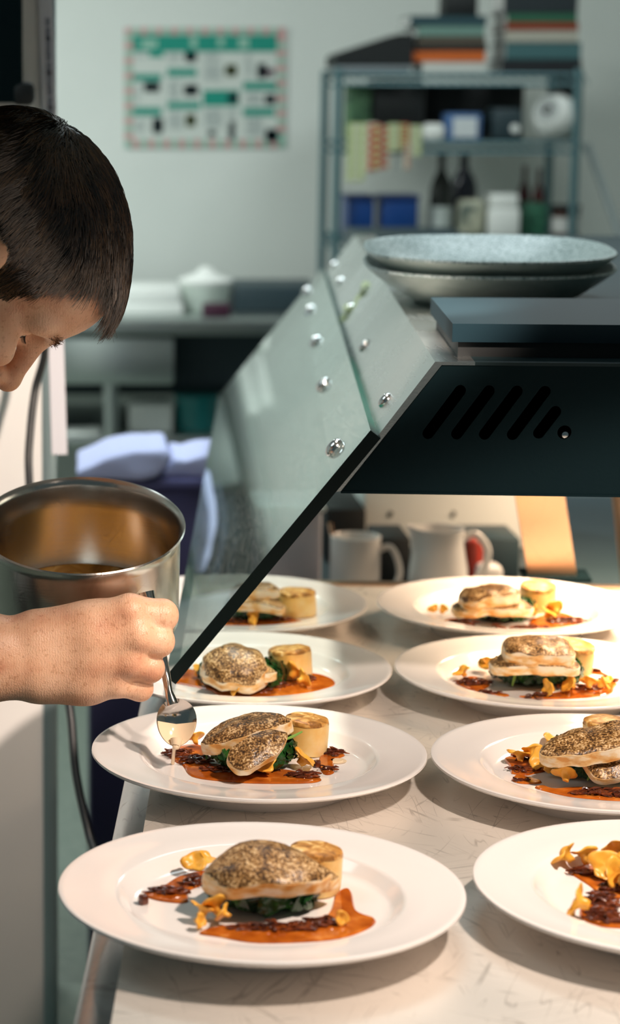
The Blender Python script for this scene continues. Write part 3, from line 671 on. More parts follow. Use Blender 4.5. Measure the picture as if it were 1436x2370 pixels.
for i in range(n):
    x0 = 66+i*1300/n; prect(x0, 52, x0+1300/n, 104, (2, 3)[i % 2]); prect(x0, 958, x0+1300/n, 1020, (2, 3)[(i+1) % 2])
for i in range(14):
    y0 = 104+i*61; prect(66, y0, 132, y0+61, (3, 2)[i % 2]); prect(1300, y0, 1366, y0+61, (2, 3)[i % 2])
for r_ in ((132, 108, 1300, 245, 1), (132, 425, 365, 482, 1), (132, 695, 365, 762, 1), (410, 380, 650, 445, 1), (410, 650, 680, 710, 1), (700, 555, 990, 685, 1), (1025, 490, 1300, 555, 1), (1025, 700, 1285, 765, 1)): prect(*r_)
for r_ in ((200, 150, 330, 215, 3), (600, 120, 650, 215, 3), (820, 130, 870, 200, 3), (990, 130, 1070, 215, 3), (265, 240, 380, 290, 1)): prect(*r_, 2)
for x0, y0, x1, y1 in ((150, 265, 250, 285), (415, 262, 540, 330), (710, 262, 860, 330), (710, 350, 850, 480), (1050, 262, 1120, 440), (150, 520, 220, 640), (420, 480, 540, 630), (1050, 580, 1190, 680), (150, 800, 260, 900), (420, 740, 550, 860), (710, 710, 860, 860), (1050, 780, 1200, 930), (900, 715, 970, 780)):
    y = y0
    while y < y1: prect(x0, y, x1-(int(y*7) % 40), y+7, 5, 2); y += 17
for x0, y0, x1, y1, mi in ((550, 245, 650, 325, 4), (880, 350, 975, 440, 6), (1140, 340, 1210, 460, 4), (1200, 380, 1280, 440, 7), (220, 490, 350, 570, 4), (545, 510, 660, 600, 4), (900, 580, 985, 660, 4), (1200, 590, 1290, 670, 4), (290, 780, 375, 905, 4), (560, 750, 640, 850, 6), (740, 880, 800, 930, 4), (905, 800, 960, 960, 5), (1205, 870, 1310, 975, 4)):
    prect(x0+8, y0, x1-8, y1, mi, 3); prect(x0, y0+10, x1, y1-10, mi, 3)
o = obj('wall_poster', bm, pmats, None, False); tag(o, 'green and white picture poster with checked border pinned on the far wall', 'poster')

# ---- wire shelving unit
SY = 6.35; SD = .38
sa, sb = W(776, 165, SY), W(1352, 165, SY); xl, xr = sa.x, sb.x
M['wire'] = mat('teal grey wire steel', (.10, .19, .21), .4, .5)
un = thing('shelving_unit', 'tall wire shelving unit with books and jars against the far wall', 'shelving', ((xl+xr)/2, SY+SD/2, 0))
for x in (xl+.012, xr-.012):
    for y in (SY+.012, SY+SD-.012): obj('post', tube([(x, y, 0), (x, y, W(0, 158, SY).z)], .0125, 12, None, 1), M['wire'], un)
shz = [W(0, 172, SY).z, W(0, 330, SY).z, W(0, 556, SY).z, .55]
for z in shz:
    bm = bmesh.new(); r_ = .004
    for y in (SY+.004, SY+SD-.004):
        for dz in (0, -.028): tube([(xl, y, z+dz), (xr, y, z+dz)], r_, 6, bm, 1)
    k_ = 24
    for i in range(k_+1):
        x = xl+(xr-xl)*i/k_; tube([(x, SY, z), (x, SY+SD, z)], .0022, 5, bm, 1); tube([(x, SY+.003, z), (x+(xr-xl)/k_/2, SY+.003, z-.028)], .0022, 5, bm, 1)
    for x in (xl+.01, xr-.01):
        for dz in (0, -.028): tube([(x, SY, z+dz), (x, SY+SD, z+dz)], r_, 6, bm, 1)
    for i in range(1, 6): tube([(xl, SY+SD*i/6, z-.003), (xr, SY+SD*i/6, z-.003)], .003, 5, bm, 1)
    obj('wire_shelf', bm, M['wire'], un)
def seat(u0, v0, u1, zs, Y, d, bev=.004):
    """box resting on level zs, top edge seen at row v0"""
    a, b = W(u0, v0, Y), W(u1, v0, Y); return box(((a.x+b.x)/2, Y+d/2, (a.z+zs)/2), (b.x-a.x, d, a.z-zs), None, bev)
def one(name, bm, m, lab, cat, group=None, sm=True):
    o = obj(name, bm, m, None, sm); return tag(o, lab, cat, group)
T1, T2, T3 = shz[0]+.005, shz[1]+.005, shz[2]+.005
# books on the top shelf
def book(u0, u1, z, h, col, lab, grp, rz=0, d=.24):
    a, b = W(u0, 100, SY+.06), W(u1, 100, SY+.06); cx = (a.x+b.x)/2; w = b.x-a.x
    t = thing('book', lab, 'book', (cx, SY+.06+d/2, z), grp); rm = Euler((0, 0, rz)).to_matrix()
    bm = bmesh.new(); cc = Vector((cx, SY+.06+d/2, z))
    for dz in (.0015, h-.0015): bx(bm, cc+Vector((0, 0, dz)), (w, d, .003), rm)
    bx(bm, cc+rm @ Vector((0, -d/2+.0015, h/2)), (w, .003, h), rm)
    obj('cover', bm, mat('book cover', col, .5), t, False)
    obj('pages', box(cc+Vector((0, 0, h/2))+rm @ Vector((0, .003, 0)), (w-.008, d-.012, h-.0065), rm), M['white_lam'], t, False)
    return z+h
def zof(v): return W(0, v, SY+.06).z
z = T1
stackA = [(155, 143, (.62, .62, .58), 980, 1120, 'white book at the bottom of the middle stack on the wire unit'), (143, 118, (.62, .13, .02), 957, 1126, 'orange book in the middle stack on the wire unit'),
          (118, 102, (.03, .025, .02), 962, 1128, 'blackish brown book above the orange one on the wire unit'), (102, 84, (.10, .08, .06), 968, 1126, 'dark brown book in the middle stack on the wire unit'),
          (84, 60, (.16, .28, .24), 966, 1122, 'pale green book near the top of the middle stack'), (60, 36, (.02, .06, .075), 950, 1126, 'dark navy book topping the middle stack on the wire unit')]
for i, (v0, v1, col, u0, u1, lab) in enumerate(stackA): z = book(u0, u1, z, max(.008, zof(v1)-max(zof(v0), T1)) if i else zof(v1)-T1, col, lab, 'books stacked on the wire unit', rnd.uniform(-.02, .02))
zA = z
one('black_box', seat(1032, -14, 1108, zA, SY+.10, .12), M['black'], 'small black box on top of the middle book stack', 'box')
z = T1
stackB = [(155, 138, (.012, .014, .018), 1165, 1350, 'black folder under the taller right book stack'), (138, 98, (.05, .13, .14), 1172, 1346, 'dark teal patterned book in the tall book stack'),
          (98, 70, (.42, .40, .34), 1172, 1340, 'cream book in the tall book stack on the wire unit'), (70, 52, (.25, .035, .01), 1172, 1338, 'rust red book in the tall book stack'),
          (52, 30, (.02, .11, .06), 1175, 1336, 'dark green book in the tall book stack'), (30, -20, (.012, .02, .025), 1166, 1336, 'thick black book topping the tall book stack')]
for i, (v0, v1, col, u0, u1, lab) in enumerate(stackB): z = book(u0, u1, z, zof(v1)-z, col, lab, 'books stacked on the wire unit', rnd.uniform(-.02, .02))
t = thing('folded_laptop', 'black wedge shaped case lying at the end of the top wire shelf', 'case', (W(865, 150, SY).x, SY+.2, T1))
a, b = W(776, 140, SY+.05), W(956, 140, SY+.05)
obj('base', box(((a.x+b.x)/2, SY+.17, T1+.010), (b.x-a.x-.01, .24, .020), None, .004), m_('dull silver', (.20, .23, .25), .4), t)
ztop = W(0, 78, SY+.05).z
obj('lid', prism([(a.x, SY+.05, T1+.0205), (b.x, SY+.05, T1+.0205), (b.x, SY+.05, ztop), (b.x-.04, SY+.05, ztop), (a.x+.01, SY+.05, T1+.055), (a.x, SY+.05, T1+.045)], (0, .24, 0)), M['black'], t)
# second shelf
one('green_pack', seat(806, 196, 862, T2, SY+.12, .10, .012), matn('green foil', [(.3, (.02, .06, .04)), (.7, (.10, .22, .10))], 40), 'dull green foil bag standing at the end of the second wire shelf', 'bag')
one('black_crate', seat(868, 184, 982, T2, SY+.12, .2, .006), M['black'], 'big black crate on the second wire shelf beside the green bag', 'crate')
PM = [m_('packet yellow green', (.50, .58, .28), .5), m_('packet red', (.50, .09, .06), .5), m_('packet cream', (.60, .62, .50), .5)]
pk = [(806, 285, 842, 420, 0), (846, 284, 872, 400, 2), (858, 288, 884, 392, 1), (884, 290, 902, 392, 2), (922, 286, 946, 344, 1), (900, 286, 924, 350, 0), (944, 290, 974, 362, 0), (936, 330, 950, 392, 2)]
pl = ['wide yellow green packet strip at the end of the row hung from the shelf', 'pale cream packet strip hung between yellow green and red ones', 'long red spotted packet strip hung from the second shelf', 'grey cream packet strip just past the long red one', 'short red spotted packet strip hung from the second shelf', 'yellow green packet strip before the short red one', 'yellow green packet strip ending the hung row', 'narrow cream packet strip hanging lowest beneath the short red one']
for i, (u0, v0, u1, v1, c) in enumerate(pk):
    Y = SY-.008-.004*(i % 3); p0, p1 = W(u0, v0, Y), W(u1, v1, Y); bm = bmesh.new(); N = 6
    for q in range(N):
        z0 = p0.z+(p1.z-p0.z)*q/N; z1 = p0.z+(p1.z-p0.z)*(q+1)/N
        bx(bm, ((p0.x+p1.x)/2, Y, (z0+z1)/2), (p1.x-p0.x, .012, abs(z0-z1)*.93), (0, 0, .1), 0); bx(bm, ((p0.x+p1.x)/2, Y-.0065, (z0+z1)/2), ((p1.x-p0.x)*.55, .002, abs(z0-z1)*.5), (0, 0, .1), 1)
    bx(bm, ((p0.x+p1.x)/2, Y, (p0.z+p1.z)/2), ((p1.x-p0.x)*.8, .003, abs(p0.z-p1.z)), None, 0)
    o = obj('spice_packet', bm, [PM[c], PM[(c+2) % 3]], None, False); tag(o, pl[i], 'packet', 'packet strips hanging from the shelf')
one('black_slab', seat(985, 196, 1215, T2, SY+.26, .08, .006), M['black'], 'wide black slab added to darken the back of the second wire shelf', 'tray')  # added slab, only there to darken the shelf's backdrop
one('white_pouch', seat(984, 286, 1032, T2, SY+.04, .08, .014), M['white_plastic'], 'small white crumpled pouch on the second wire shelf', 'pouch')
t = thing('printed_box', 'blue and white printed box on the second wire shelf', 'box', (W(1076, 320, SY).x, SY+.09, T2))
obj('carton', seat(1036, 262, 1116, T2, SY+.04, .1), m_('blue card', (.06, .14, .32), .5), t); a, b = W(1050, 272, SY+.038), W(1104, 318, SY+.038)
obj('label', box(((a.x+b.x)/2, SY+.038, (a.z+b.z)/2), (b.x-a.x, .003, a.z-b.z)), m_('white print', (.62, .66, .68), .5), t)
t = thing('kitchen_scale', 'dark appliance with a small bright dial on the second wire shelf', 'appliance', (W(1178, 320, SY).x, SY+.1, T2))
obj('body', seat(1142, 250, 1214, T2, SY+.05, .14, .012), M['dark_teal'], t); q = W(1193, 298, SY+.048); obj('dial', lathe([(0, .006), (.011, .006), (.013, 0), (0, 0)], 20, Matrix.Translation(q) @ Matrix.Rotation(PI/2, 4, 'X')), M['white_plastic'], t)
# white jar lying with its dotted strainer face towards us
q0 = W(1288, 262, SY+.06); rr0 = .0625
jr = thing('white_globe_jar', 'white round jar lying sideways showing its dark strainer mouth', 'jar', (q0.x, q0.y, T2))
mt = Matrix.Translation((q0.x, q0.y, T2+rr0*1.06)) @ Euler((R(70), 0, R(-38))).to_matrix().to_4x4() @ Matrix.Scale(1.06, 4)
obj('bowl', lathe([(0, -.062), (.03, -.058), (.052, -.036), (.0625, -.004), (.060, .02), (.046, .046), (.036, .055), (.030, .056)], 40, mt), M['white_plastic'], jr)
bm = lathe([(.036, .0555), (.0355, .0575), (.012, .0575), (.012, .052), (0, .052)], 32, mt); obj('strainer', bm, m_('strainer grey', (.35, .38, .37), .4), jr)
bm = bmesh.new()
for k_ in range(14):
    an = 2*PI*k_/14; bmesh.ops.create_cone(bm, cap_ends=True, segments=8, radius1=.003, radius2=.003, depth=.002, matrix=mt @ Matrix.Translation((.025*math.cos(an), .025*math.sin(an), .058)))
bmesh.ops.create_cone(bm, cap_ends=True, segments=20, radius1=.013, radius2=.013, depth=.002, matrix=mt @ Matrix.Translation((0, 0, .058)))
obj('holes', bm, M['black'], jr)
one('black_tin', seat(1300, 176, 1352, T2, SY+.25, .08, .006), M['black'], 'tall black tin in the corner behind the white round jar', 'tin')
# third shelf
for (u0, u1, lab) in ((806, 868, 'smaller blue box at the end of the third wire shelf'), (886, 970, 'wider blue box beside the smaller one on the third wire shelf')):
    t = thing('blue_box', lab, 'box', (W((u0+u1)/2, 540, SY).x, SY+.12, T3), 'blue boxes on the third shelf')
    obj('tub', seat(u0, 462, u1, T3, SY+.04, .16, .006), m_('blue plastic', (.005, .045, .20), .4), t)
    a, b = W(u0-3, 452, SY+.035), W(u1+3, 463, SY+.035); obj('lid', box(((a.x+b.x)/2, SY+.12, (a.z+b.z)/2), (b.x-a.x, .17, a.z-b.z), None, .003), m_('dark blue plastic lid', (.005, .025, .13), .4), t)
def bottle(u, v0, r, Y, col, lab, grp, label=None, cap=None):
    c = W(u, v0, Y); h = c.z-T3; t = thing('glass_bottle', lab, 'bottle', (c.x, Y, T3), grp)
    obj('glass', lathe([(0, 0), (r*.9, 0), (r, .006), (r, h*.55), (r*.8, h*.66), (r*.36, h*.78), (r*.32, h*.93), (r*.36, h*.94), (r*.36, h*.96), (0, h*.96)], 24, Matrix.Translation((c.x, Y, T3))), mat('bottle glass', col, .15), t)
    obj('cap', lathe([(r*.38, h*.93), (r*.4, h), (0, h)], 20, Matrix.Translation((c.x, Y, T3))), mat('bottle cap', cap or col, .4), t)
    if label: obj('label', lathe([(r*1.01, h*label[0]), (r*1.02, h*label[0]), (r*1.02, h*label[1]), (r*1.01, h*label[1])], 24, Matrix.Translation((c.x, Y, T3))), mat('paper label', label[2], .6), t)
bottle(1024, 352, .033, SY+.10, (.008, .010, .008), 'tall dark bottle with a white label on the third wire shelf', 'dark bottles on the wire unit', (.10, .36, (.45, .50, .48)))
bottle(1076, 346, .040, SY+.20, (.008, .010, .02), 'tall dark bottle without label behind the cream bag', 'dark bottles on the wire unit')
bottle(1216, 384, .020, SY+.22, (.05, .006, .008), 'slim dark red bottle behind the white tub', 'dark bottles on the wire unit')
bottle(1250, 390, .018, SY+.20, (.09, .010, .012), 'shorter dark red bottle above the green box', 'dark bottles on the wire unit')
o = one('cream_bag', disp(seat(1068, 462, 1124, T3, SY+.05, .09, .015), .006, 30), matn('cream paper', [(.35, (.05, .08, .07)), (.5, (.55, .55, .42))], 16), 'crumpled cream paper bag beside the white tub', 'bag')
t = thing('white_tub', 'bright white lidded tub in the middle of the third wire shelf', 'tub', (W(1170, 540, SY).x, SY+.1, T3))
obj('body', seat(1134, 482, 1206, T3, SY+.03, .12, .008), M['white_plastic'], t); a, b = W(1140, 450, SY+.03), W(1202, 481, SY+.03)
obj('lid', box(((a.x+b.x)/2, SY+.09, (a.z+b.z)/2), (b.x-a.x, .11, a.z-b.z), None, .006), M['white_plastic'], t)
one('green_carton', seat(1212, 470, 1268, T3, SY+.06, .1, .003), matn('dark green card', [(.4, (.01, .07, .04)), (.6, (.03, .14, .08))], 50), 'dark green carton to the side of the white tub', 'carton')
q = W(1308, 548, SY+.08); t = thing('preserve_jar', 'dark jar with red and white label at the shelf end', 'jar', (q.x, q.y, T3)); hj = W(0, 474, SY+.08).z-T3
obj('glass', lathe([(0, 0), (.038, 0), (.041, .004), (.041, hj*.8), (.036, hj*.86), (0, hj*.86)], 28, Matrix.Translation((q.x, q.y, T3))), m_('jar brown', (.05, .02, .015), .2), t)
obj('lid', lathe([(.042, hj*.85), (.043, hj*.87), (.043, hj), (0, hj)], 28, Matrix.Translation((q.x, q.y, T3))), M['black'], t)
obj('label', lathe([(.0415, hj*.15), (.042, hj*.15), (.042, hj*.62), (.0415, hj*.62)], 28, Matrix.Translation((q.x, q.y, T3))), m_('pale label', (.5, .5, .48), .6), t)
q0, q1 = W(1366, 350, SY+.05), W(1470, 640, SY+.05)
dq = q1-q0; bm = tube([q0-dq*.06, q1, q0+dq*(q0.z/-dq.z)], .010, 10, None, 1)
tag(obj('broom_handle', bm, m_('grey handle', (.36, .42, .43), .5)), 'grey pole leaning against the side of the wire unit', 'pole')
q = W(838, 545, 5.6); q1 = W(1098, 545, 5.6); one('dark_cabinet', box(((q.x+q1.x)/2, 5.8, q.z/2), (q1.x-q.x, .4, q.z), None, .006), M['dark_teal'], 'dark cabinet showing its top just above the stacked platters', 'cabinet')

# ---- back steel bench with things on and under it
bz = W(0, 735, 6.1).z; bn = thing('steel_bench', 'steel work bench along the far wall behind the chef', 'bench', (.15, 6.4, 0))
obj('bench_top', box((.06, 6.42, bz-.02), (1.24, .80, .04), None, .004), M['steel_bg'], bn)
a, b = W(143, 782, 6.03), W(402, 890, 6.03); obj('drawer', box(((a.x+b.x)/2, 6.2, (a.z+b.z)/2), (b.x-a.x, .34, a.z-b.z), None, .006), mat('steel drawer front', (.5, .55, .54), .3, .9), bn)
zu = W(0, 1012, 6.06).z; obj('undershelf', box((.06, 6.42, zu-.015), (1.20, .72, .03), None, .003), M['steel_bg'], bn)
obj('back_panel', box((.06, 6.77, (zu+bz)/2), (1.20, .02, bz-zu-.06)), M['dark_teal'], bn); obj('void_shade_sheet', box((.46, 6.3, (zu+bz)/2+.04), (.40, .04, bz-zu-.16)), M['dark_teal'], bn)  # dark front sheet stands in for the shaded void under the bench
for x in (-.5, W(258, 950, 6.06).x, .64):
    for y in (6.07, 6.75): obj('leg', tube([(x, y, 0), (x, y, bz-.04)], .019, 12, None, 1), M['steel_bg'], bn)
for (u0, u1, v0, v1, lab) in ((282, 424, 702, 737, 'flat white box lying at the bottom on the far bench'), (292, 416, 668, 702, 'flat white box lying on another white box on the far bench')):
    a, b = W(u0, v0, 6.2), W(u1, v1, 6.2); zb_ = bz if v1 == 737 else W(0, 702, 6.2).z
    tag(obj('white_box', box(((a.x+b.x)/2, 6.32, (a.z+zb_)/2), (b.x-a.x, .24, a.z-zb_), None, .004), M['white_plastic']), lab, 'box', 'white boxes on the far bench')
q = W(478, 735, 6.25); t = thing('lidded_tub', 'white round tub with a peaked lid on the far bench', 'tub', (q.x, 6.3, bz)); ht = W(0, 660, 6.25).z-bz
obj('bucket', lathe([(0, 0), (.060, 0), (.064, .004), (.074, ht), (0, ht)], 36, Matrix.Translation((q.x, 6.3, bz))), m_('off white plastic', (.60, .68, .62), .4), t)
obj('lid', lathe([(0, ht), (.076, ht), (.078, ht+.01), (.07, ht+.016), (.03, ht+.03), (.016, ht+.046), (0, ht+.05)], 36, Matrix.Translation((q.x, 6.3, bz))), M['white_plastic'], t)
one('plum_packet', seat(470, 704, 534, bz, 6.12, .06, .006), m_('dark plum', (.05, .012, .03), .4), 'small dark plum packet before the peaked tub', 'packet')
one('dark_appliance', seat(541, 664, 740, bz, 6.25, .3, .008), M['dark_teal'], 'low dark appliance at the end of the far bench', 'appliance')
one('white_carton', seat(300, 936, 400, zu, 6.15, .16, .004), M['white_plastic'], 'white carton under the far bench beside the teal tub', 'carton')
q = W(455, 1012, 6.2); t = thing('teal_tub', 'glossy teal plastic tub with lid under the far bench', 'tub', (q.x, q.y, zu)); ht = W(0, 925, 6.2).z-zu
obj('tub', lathe([(0, 0), (.052, 0), (.056, .004), (.062, ht), (0, ht)], 36, Matrix.Translation((q.x, 6.2, zu))), M['teal'], t)
obj('lid', lathe([(.060, ht), (.065, ht), (.065, ht+.012), (.058, ht+.018), (0, ht+.018)], 36, Matrix.Translation((q.x, 6.2, zu))), M['teal'], t)
o = one('crumpled_paper', disp(seat(150, 1016, 236, zu, 6.1, .1, .02), .008, 25), M['white_plastic'], 'pale crumpled paper on the shelf under the far bench', 'paper')

# ---- purple bin with lavender cloth
a, b = W(205, 1112, 3.6), W(496, 1112, 3.6); t = thing('purple_bin', 'tall dark purple bin standing behind the pot', 'bin', ((a.x+b.x)/2, 3.75, 0))
obj('body', box(((a.x+b.x)/2, 3.76, a.z/2), (b.x-a.x, .30, a.z), None, .012), M['purple'], t); obj('rim', box(((a.x+b.x)/2, 3.76, a.z-.012), (b.x-a.x+.014, .314, .022), None, .008), M['purple'], t)
zc = a.z
def cloth(px, Y, d):
    top = a.z; P = [W(u, v, Y) for u, v in px]; lo = min(p.z for p in P); bm = prism([(p.x, Y, p.z-lo+top) for p in P], (0, d, 0))
    bmesh.ops.bevel(bm, geom=bm.edges[:], offset=.007, segments=3, affect='EDGES', profile=.5, clamp_overlap=True)
    bmesh.ops.triangulate(bm, faces=[f for f in bm.faces if len(f.verts) > 4]); bmesh.ops.subdivide_edges(bm, edges=[e for e in bm.edges if e.calc_length() > .02], cuts=3, use_grid_fill=True)
    bmesh.ops.triangulate(bm, faces=bm.faces[:]); disp(bm, .003, 22); 
    for v in bm.verts: v.co.z = max(v.co.z, top)
    return bm
one('folded_cloth', cloth([(176, 1092), (182, 1112), (330, 1112), (362, 1104), (386, 1082), (396, 1056), (384, 1044), (310, 1044), (245, 1062)], 3.60, .22), M['lavender'], 'flat folded lavender cloth lying on the purple bin', 'cloth')
one('folded_cloth', cloth([(372, 1112), (420, 1112), (508, 1112), (508, 1058), (470, 1062), (430, 1074), (405, 1070), (396, 1078)], 3.63, .19), M['lavender'], 'crumpled lavender cloth end beside the flat folded one', 'cloth')

# ---- low bench beyond the counter and what stands on it
LZ = .747
lbn = thing('low_bench', 'dark low bench continuing beyond the end of the steel counter', 'bench', (.6, 3.5, 0))
obj('bench_top', box((.81, 3.56, LZ-.015), (1.14, 1.44, .03), None, .003), M['dark_teal'], lbn); obj('cabinet_body', box((.81, 3.56, (LZ-.03)/2), (1.10, 1.36, LZ-.032), None, .004), M['black_panel'], lbn)
def seatl(u0, v0, u1, Y, d, bev=.004, zs=LZ): return seat(u0, v0, u1, zs, Y, d, bev)
c = W(824, 1240, 3.3); hh = c.z-LZ; mg = thing('white_mug', 'plain white straight mug standing beyond the counter end', 'mug', (c.x, 3.3, LZ)); r_ = .0385
M['cup'] = mat('white porcelain', (.74, .72, .70), .2)
obj('cup', lathe([(0, 0), (r_*.9, 0), (r_, .006), (r_, hh), (r_-.003, hh+.001), (r_-.005, hh-.002), (r_-.006, .01), (0, .008)], 40, Matrix.Translation((c.x, 3.3, LZ))), M['cup'], mg)
obj('handle', tube([(c.x+r_-.002, 3.3, LZ+hh*.80), (c.x+r_+.014, 3.3, LZ+hh*.84), (c.x+r_+.026, 3.3, LZ+hh*.66), (c.x+r_+.029, 3.3, LZ+hh*.4), (c.x+r_+.012, 3.3, LZ+hh*.14), (c.x+r_-.003, 3.3, LZ+hh*.12)], .0052, 10), M['cup'], mg)
c = W(1018, 1222, 3.3); hh = c.z-LZ; jg = thing('white_jug', 'white porcelain pouring jug standing beyond the counter end', 'jug', (c.x, 3.3, LZ))
def wj(a, i, r):
    e = max(0, (i-5))/3 if i <= 8 else max(0, (11-i))/3
    k_ = math.exp(-((((a-PI+PI) % (2*PI))-PI)/.45)**2); return (r+.016*k_*min(1, e), .006*k_*min(1, e))
obj('body', lathe([(0, 0), (.040, 0), (.043, .004), (.046, hh*.25), (.044, hh*.5), (.038, hh*.78), (.037, hh*.9), (.0385, hh), (.0355, hh), (.034, hh*.9), (.036, hh*.7), (.041, hh*.3), (0, .008)], 48, Matrix.Translation((c.x, 3.3, LZ)), None, wj), M['cup'], jg)
obj('handle', tube([(c.x+.034, 3.3, LZ+hh*.86), (c.x+.055, 3.3, LZ+hh*.92), (c.x+.074, 3.3, LZ+hh*.72), (c.x+.068, 3.3, LZ+hh*.45), (c.x+.042, 3.3, LZ+hh*.22)], [.0055, .006, .006, .0055, .005], 10), M['cup'], jg)
t = thing('white_carton', 'wide white carton with two small dark marks behind the mug and jug', 'carton', (W(1070, 1200, 3.75).x, 3.8, LZ))
obj('carton', seatl(846, 1100, 1300, 3.75, .16), M['white_plastic'], t)
for u in (904, 1050): q = W(u, 1190, 3.748); obj('printed_mark', box(q, (.007, .002, .010), (0, .5, 0)), m_('dark print', (.1, .11, .11), .6), t)
one('black_caddy', seatl(756, 1178, 848, 3.62, .2), M['black'], 'black caddy of utensils behind the white mug', 'caddy')
tag(obj('wooden_board', seatl(752, 1130, 850, 3.95, .03, .003), m_('brown wood', (.20, .10, .05), .6)), 'brown wooden board upright behind the black caddy', 'board')
tag(obj('teaspoon', tube([W(764, 1212, 3.33), W(770, 1240, 3.31), W(776, 1262, 3.302)], [.004, .003, .002], 8, None, 4), mat('copper coloured steel', (.72, .45, .30), .25, 1.)), 'thin copper coloured spoon handle sticking out of the white mug', 'spoon')  # handle in one even copper tone
one('black_tray_stack', seatl(872, 1246, 952, 3.45, .12), M['black'], 'small black box between the mug and the jug', 'box')
one('black_bin', seatl(1076, 1246, 1206, 3.5, .12), M['dark_teal'], 'dark box behind the jug handle', 'box')
c = W(1101, 1250, 3.44); tag(obj('red_cup', poly_cyl((c.x, 3.45, LZ), .014, c.z-LZ, 24), m_('red plastic', (.35, .03, .015), .4)), 'small red cup seen through the jug handle', 'cup')
one('white_ramekin', seatl(1112, 1312, 1168, 3.36, .05, .01), M['cup'], 'small white dish low beside the jug handle', 'dish')
a, b = W(600, 1170, 3.35), W(748, 1170, 3.35); t = thing('plastic_container', 'pale translucent plastic container behind the glass near the mug', 'container', ((a.x+b.x)/2, 3.42, LZ))
obj('box_body', box(((a.x+b.x)/2, 3.42, (a.z+LZ)/2), (b.x-a.x, .14, a.z-LZ), None, .01), m_('pale lilac plastic', (.62, .60, .66), .3), t); obj('rim', box(((a.x+b.x)/2, 3.42, a.z-.006), (b.x-a.x+.01, .15, .01), None, .004), M['white_plastic'], t)

# ---- tall white cupboard at the chef's back, its corner strip, cable, black handle
AY = 2.95; ax = W(117, 1500, AY).x
ap = thing('tall_white_cupboard', 'tall white cupboard with a grey steel edge behind the chef', 'cupboard', (ax-.4, AY+.35, 0))
obj('side_panel', box((ax-.41, AY+.35, 1.15), (.80, .7, 2.2), None, .004), M['white_lam'], ap)
obj('edge_trim', box((ax-.001, AY+.012, 1.15), (.020, .03, 2.2), None, .004), M['grey_edge'], ap)
q = W(24, 120, AY-.06); hb = W(24, 238, AY-.06).z
t = thing('black_wall_cabinet', 'black unit hanging at the top corner above the chef', 'cabinet', (q.x-.1, AY-.05, hb))
xe = W(50, 100, AY-.06).x; obj('case', box((xe-.1, AY-.034, (hb+2.0)/2), (.2, .05, 2.0-hb), None, .003), M['black_panel'], t)
a, b = W(26, 182, AY-.07), W(80, 236, AY-.07); obj('latch', box(((a.x+b.x)/2, AY-.05, (a.z+b.z)/2-.004), (b.x-a.x, .022, a.z-b.z), None, .008), M['black'], t)
s0, s1 = W(104, -40, AY-.0055), W(137, 1052, AY-.0055)
bm = prism([s0+Vector((-.009, 0, 0)), s0+Vector((.010, 0, 0)), s1+Vector((.011, 0, 0)), s1+Vector((-.010, 0, 0))], (0, .002, 0))
dd = (s1-s0)
mk = bmesh.new()
t = thing('paper_strip', 'long white paper strip hanging down the cupboard edge', 'paper strip', tuple(s1))
obj('sheet', bm, m_('white lilac paper', (.70, .70, .76), .6), t)
for i in range(11): bx(mk, s0+dd*(.08+i*.024)+Vector((.002, -.0006, 0)), (.006, .0006, .010+.006*(i % 3)))
obj('print', mk, m_('faint grey print', (.28, .29, .36), .6), t, False)
cb = [W(112, 640, 2.82), W(104, 810, 2.82), W(82, 900, 2.82), W(70, 1000, 2.80), W(67, 1100, 2.78), W(85, 1300, 2.72), W(130, 1500, 2.66), W(162, 1640, 2.6), W(176, 1790, 2.55), W(206, 1930, 2.5), W(225, 2010, 2.47)]
tag(obj('power_cable', tube([W(118, 300, 2.86)]+cb+[(.02, 2.45, .5), (.0, 2.48, .004)], .0052, 12), M['rubber']), 'black cable hanging down between the cupboard and the counter', 'cable')

# ------------------------------------------------------------------ pot, sauce, spoon
pc_ = W(190, 1215, 2.035); ptl = R(17.5); pm_ = Matrix.Translation(pc_) @ Euler((ptl, 0, R(0))).to_matrix().to_4x4()
pr_, ph_ = .0965, .112
pot = thing('steel_saucepan', 'tilted steel saucepan held over the plates by the chef', 'saucepan', tuple(pm_ @ Vector((0, 0, -ph_))))
obj('pan', lathe([(0, -ph_), (.078, -ph_), (.088, -ph_+.004), (.0925, -ph_+.014), (.0925, -.012), (.0930, -.006), (.0965, -.001), (.0972, .0005), (.0960, .0018), (.0930, -.001), (.0910, -.006), (.0908, -.03), (.0908, -ph_+.016), (.086, -ph_+.007), (0, -ph_+.004)], 96, pm_), M['steel_pot'], pot)
hp = [pm_ @ Vector(v) for v in ((-.090, .01, -.034), (-.115, .012, -.028), (-.16, .018, -.016), (-.235, .028, -.004))]
obj('handle', tube(hp, [.008, .0075, .009, .010], 12), M['steel_pot'], pot)
bm = bmesh.new()
for a in (-.12, .12): bmesh.ops.create_uvsphere(bm, u_segments=12, v_segments=8, radius=.005, matrix=pm_ @ Matrix.Translation((-.0925*math.cos(a), .0925*math.sin(a), -.034)))
obj('rivets', bm, M['chrome'], pot)
c0 = pm_ @ Vector((0, 0, -ph_+.016))
bm = lathe([(0, .002), (.08, .002), (.0895, .0035), (.0895, 0), (.07, -.0075), (0, -.0095)], 64, pm_ @ Matrix.Translation((0, 0, -ph_+.0165)))
tag(obj('pan_sauce', bm, matn('buttery pan sauce', [(.3, (.16, .06, .01)), (.55, (.42, .20, .03)), (.7, (.70, .48, .16))], 30, 5, rough=.1, dist=1.), origin=c0), 'golden brown sauce pooled in the bottom of the saucepan', 'sauce')
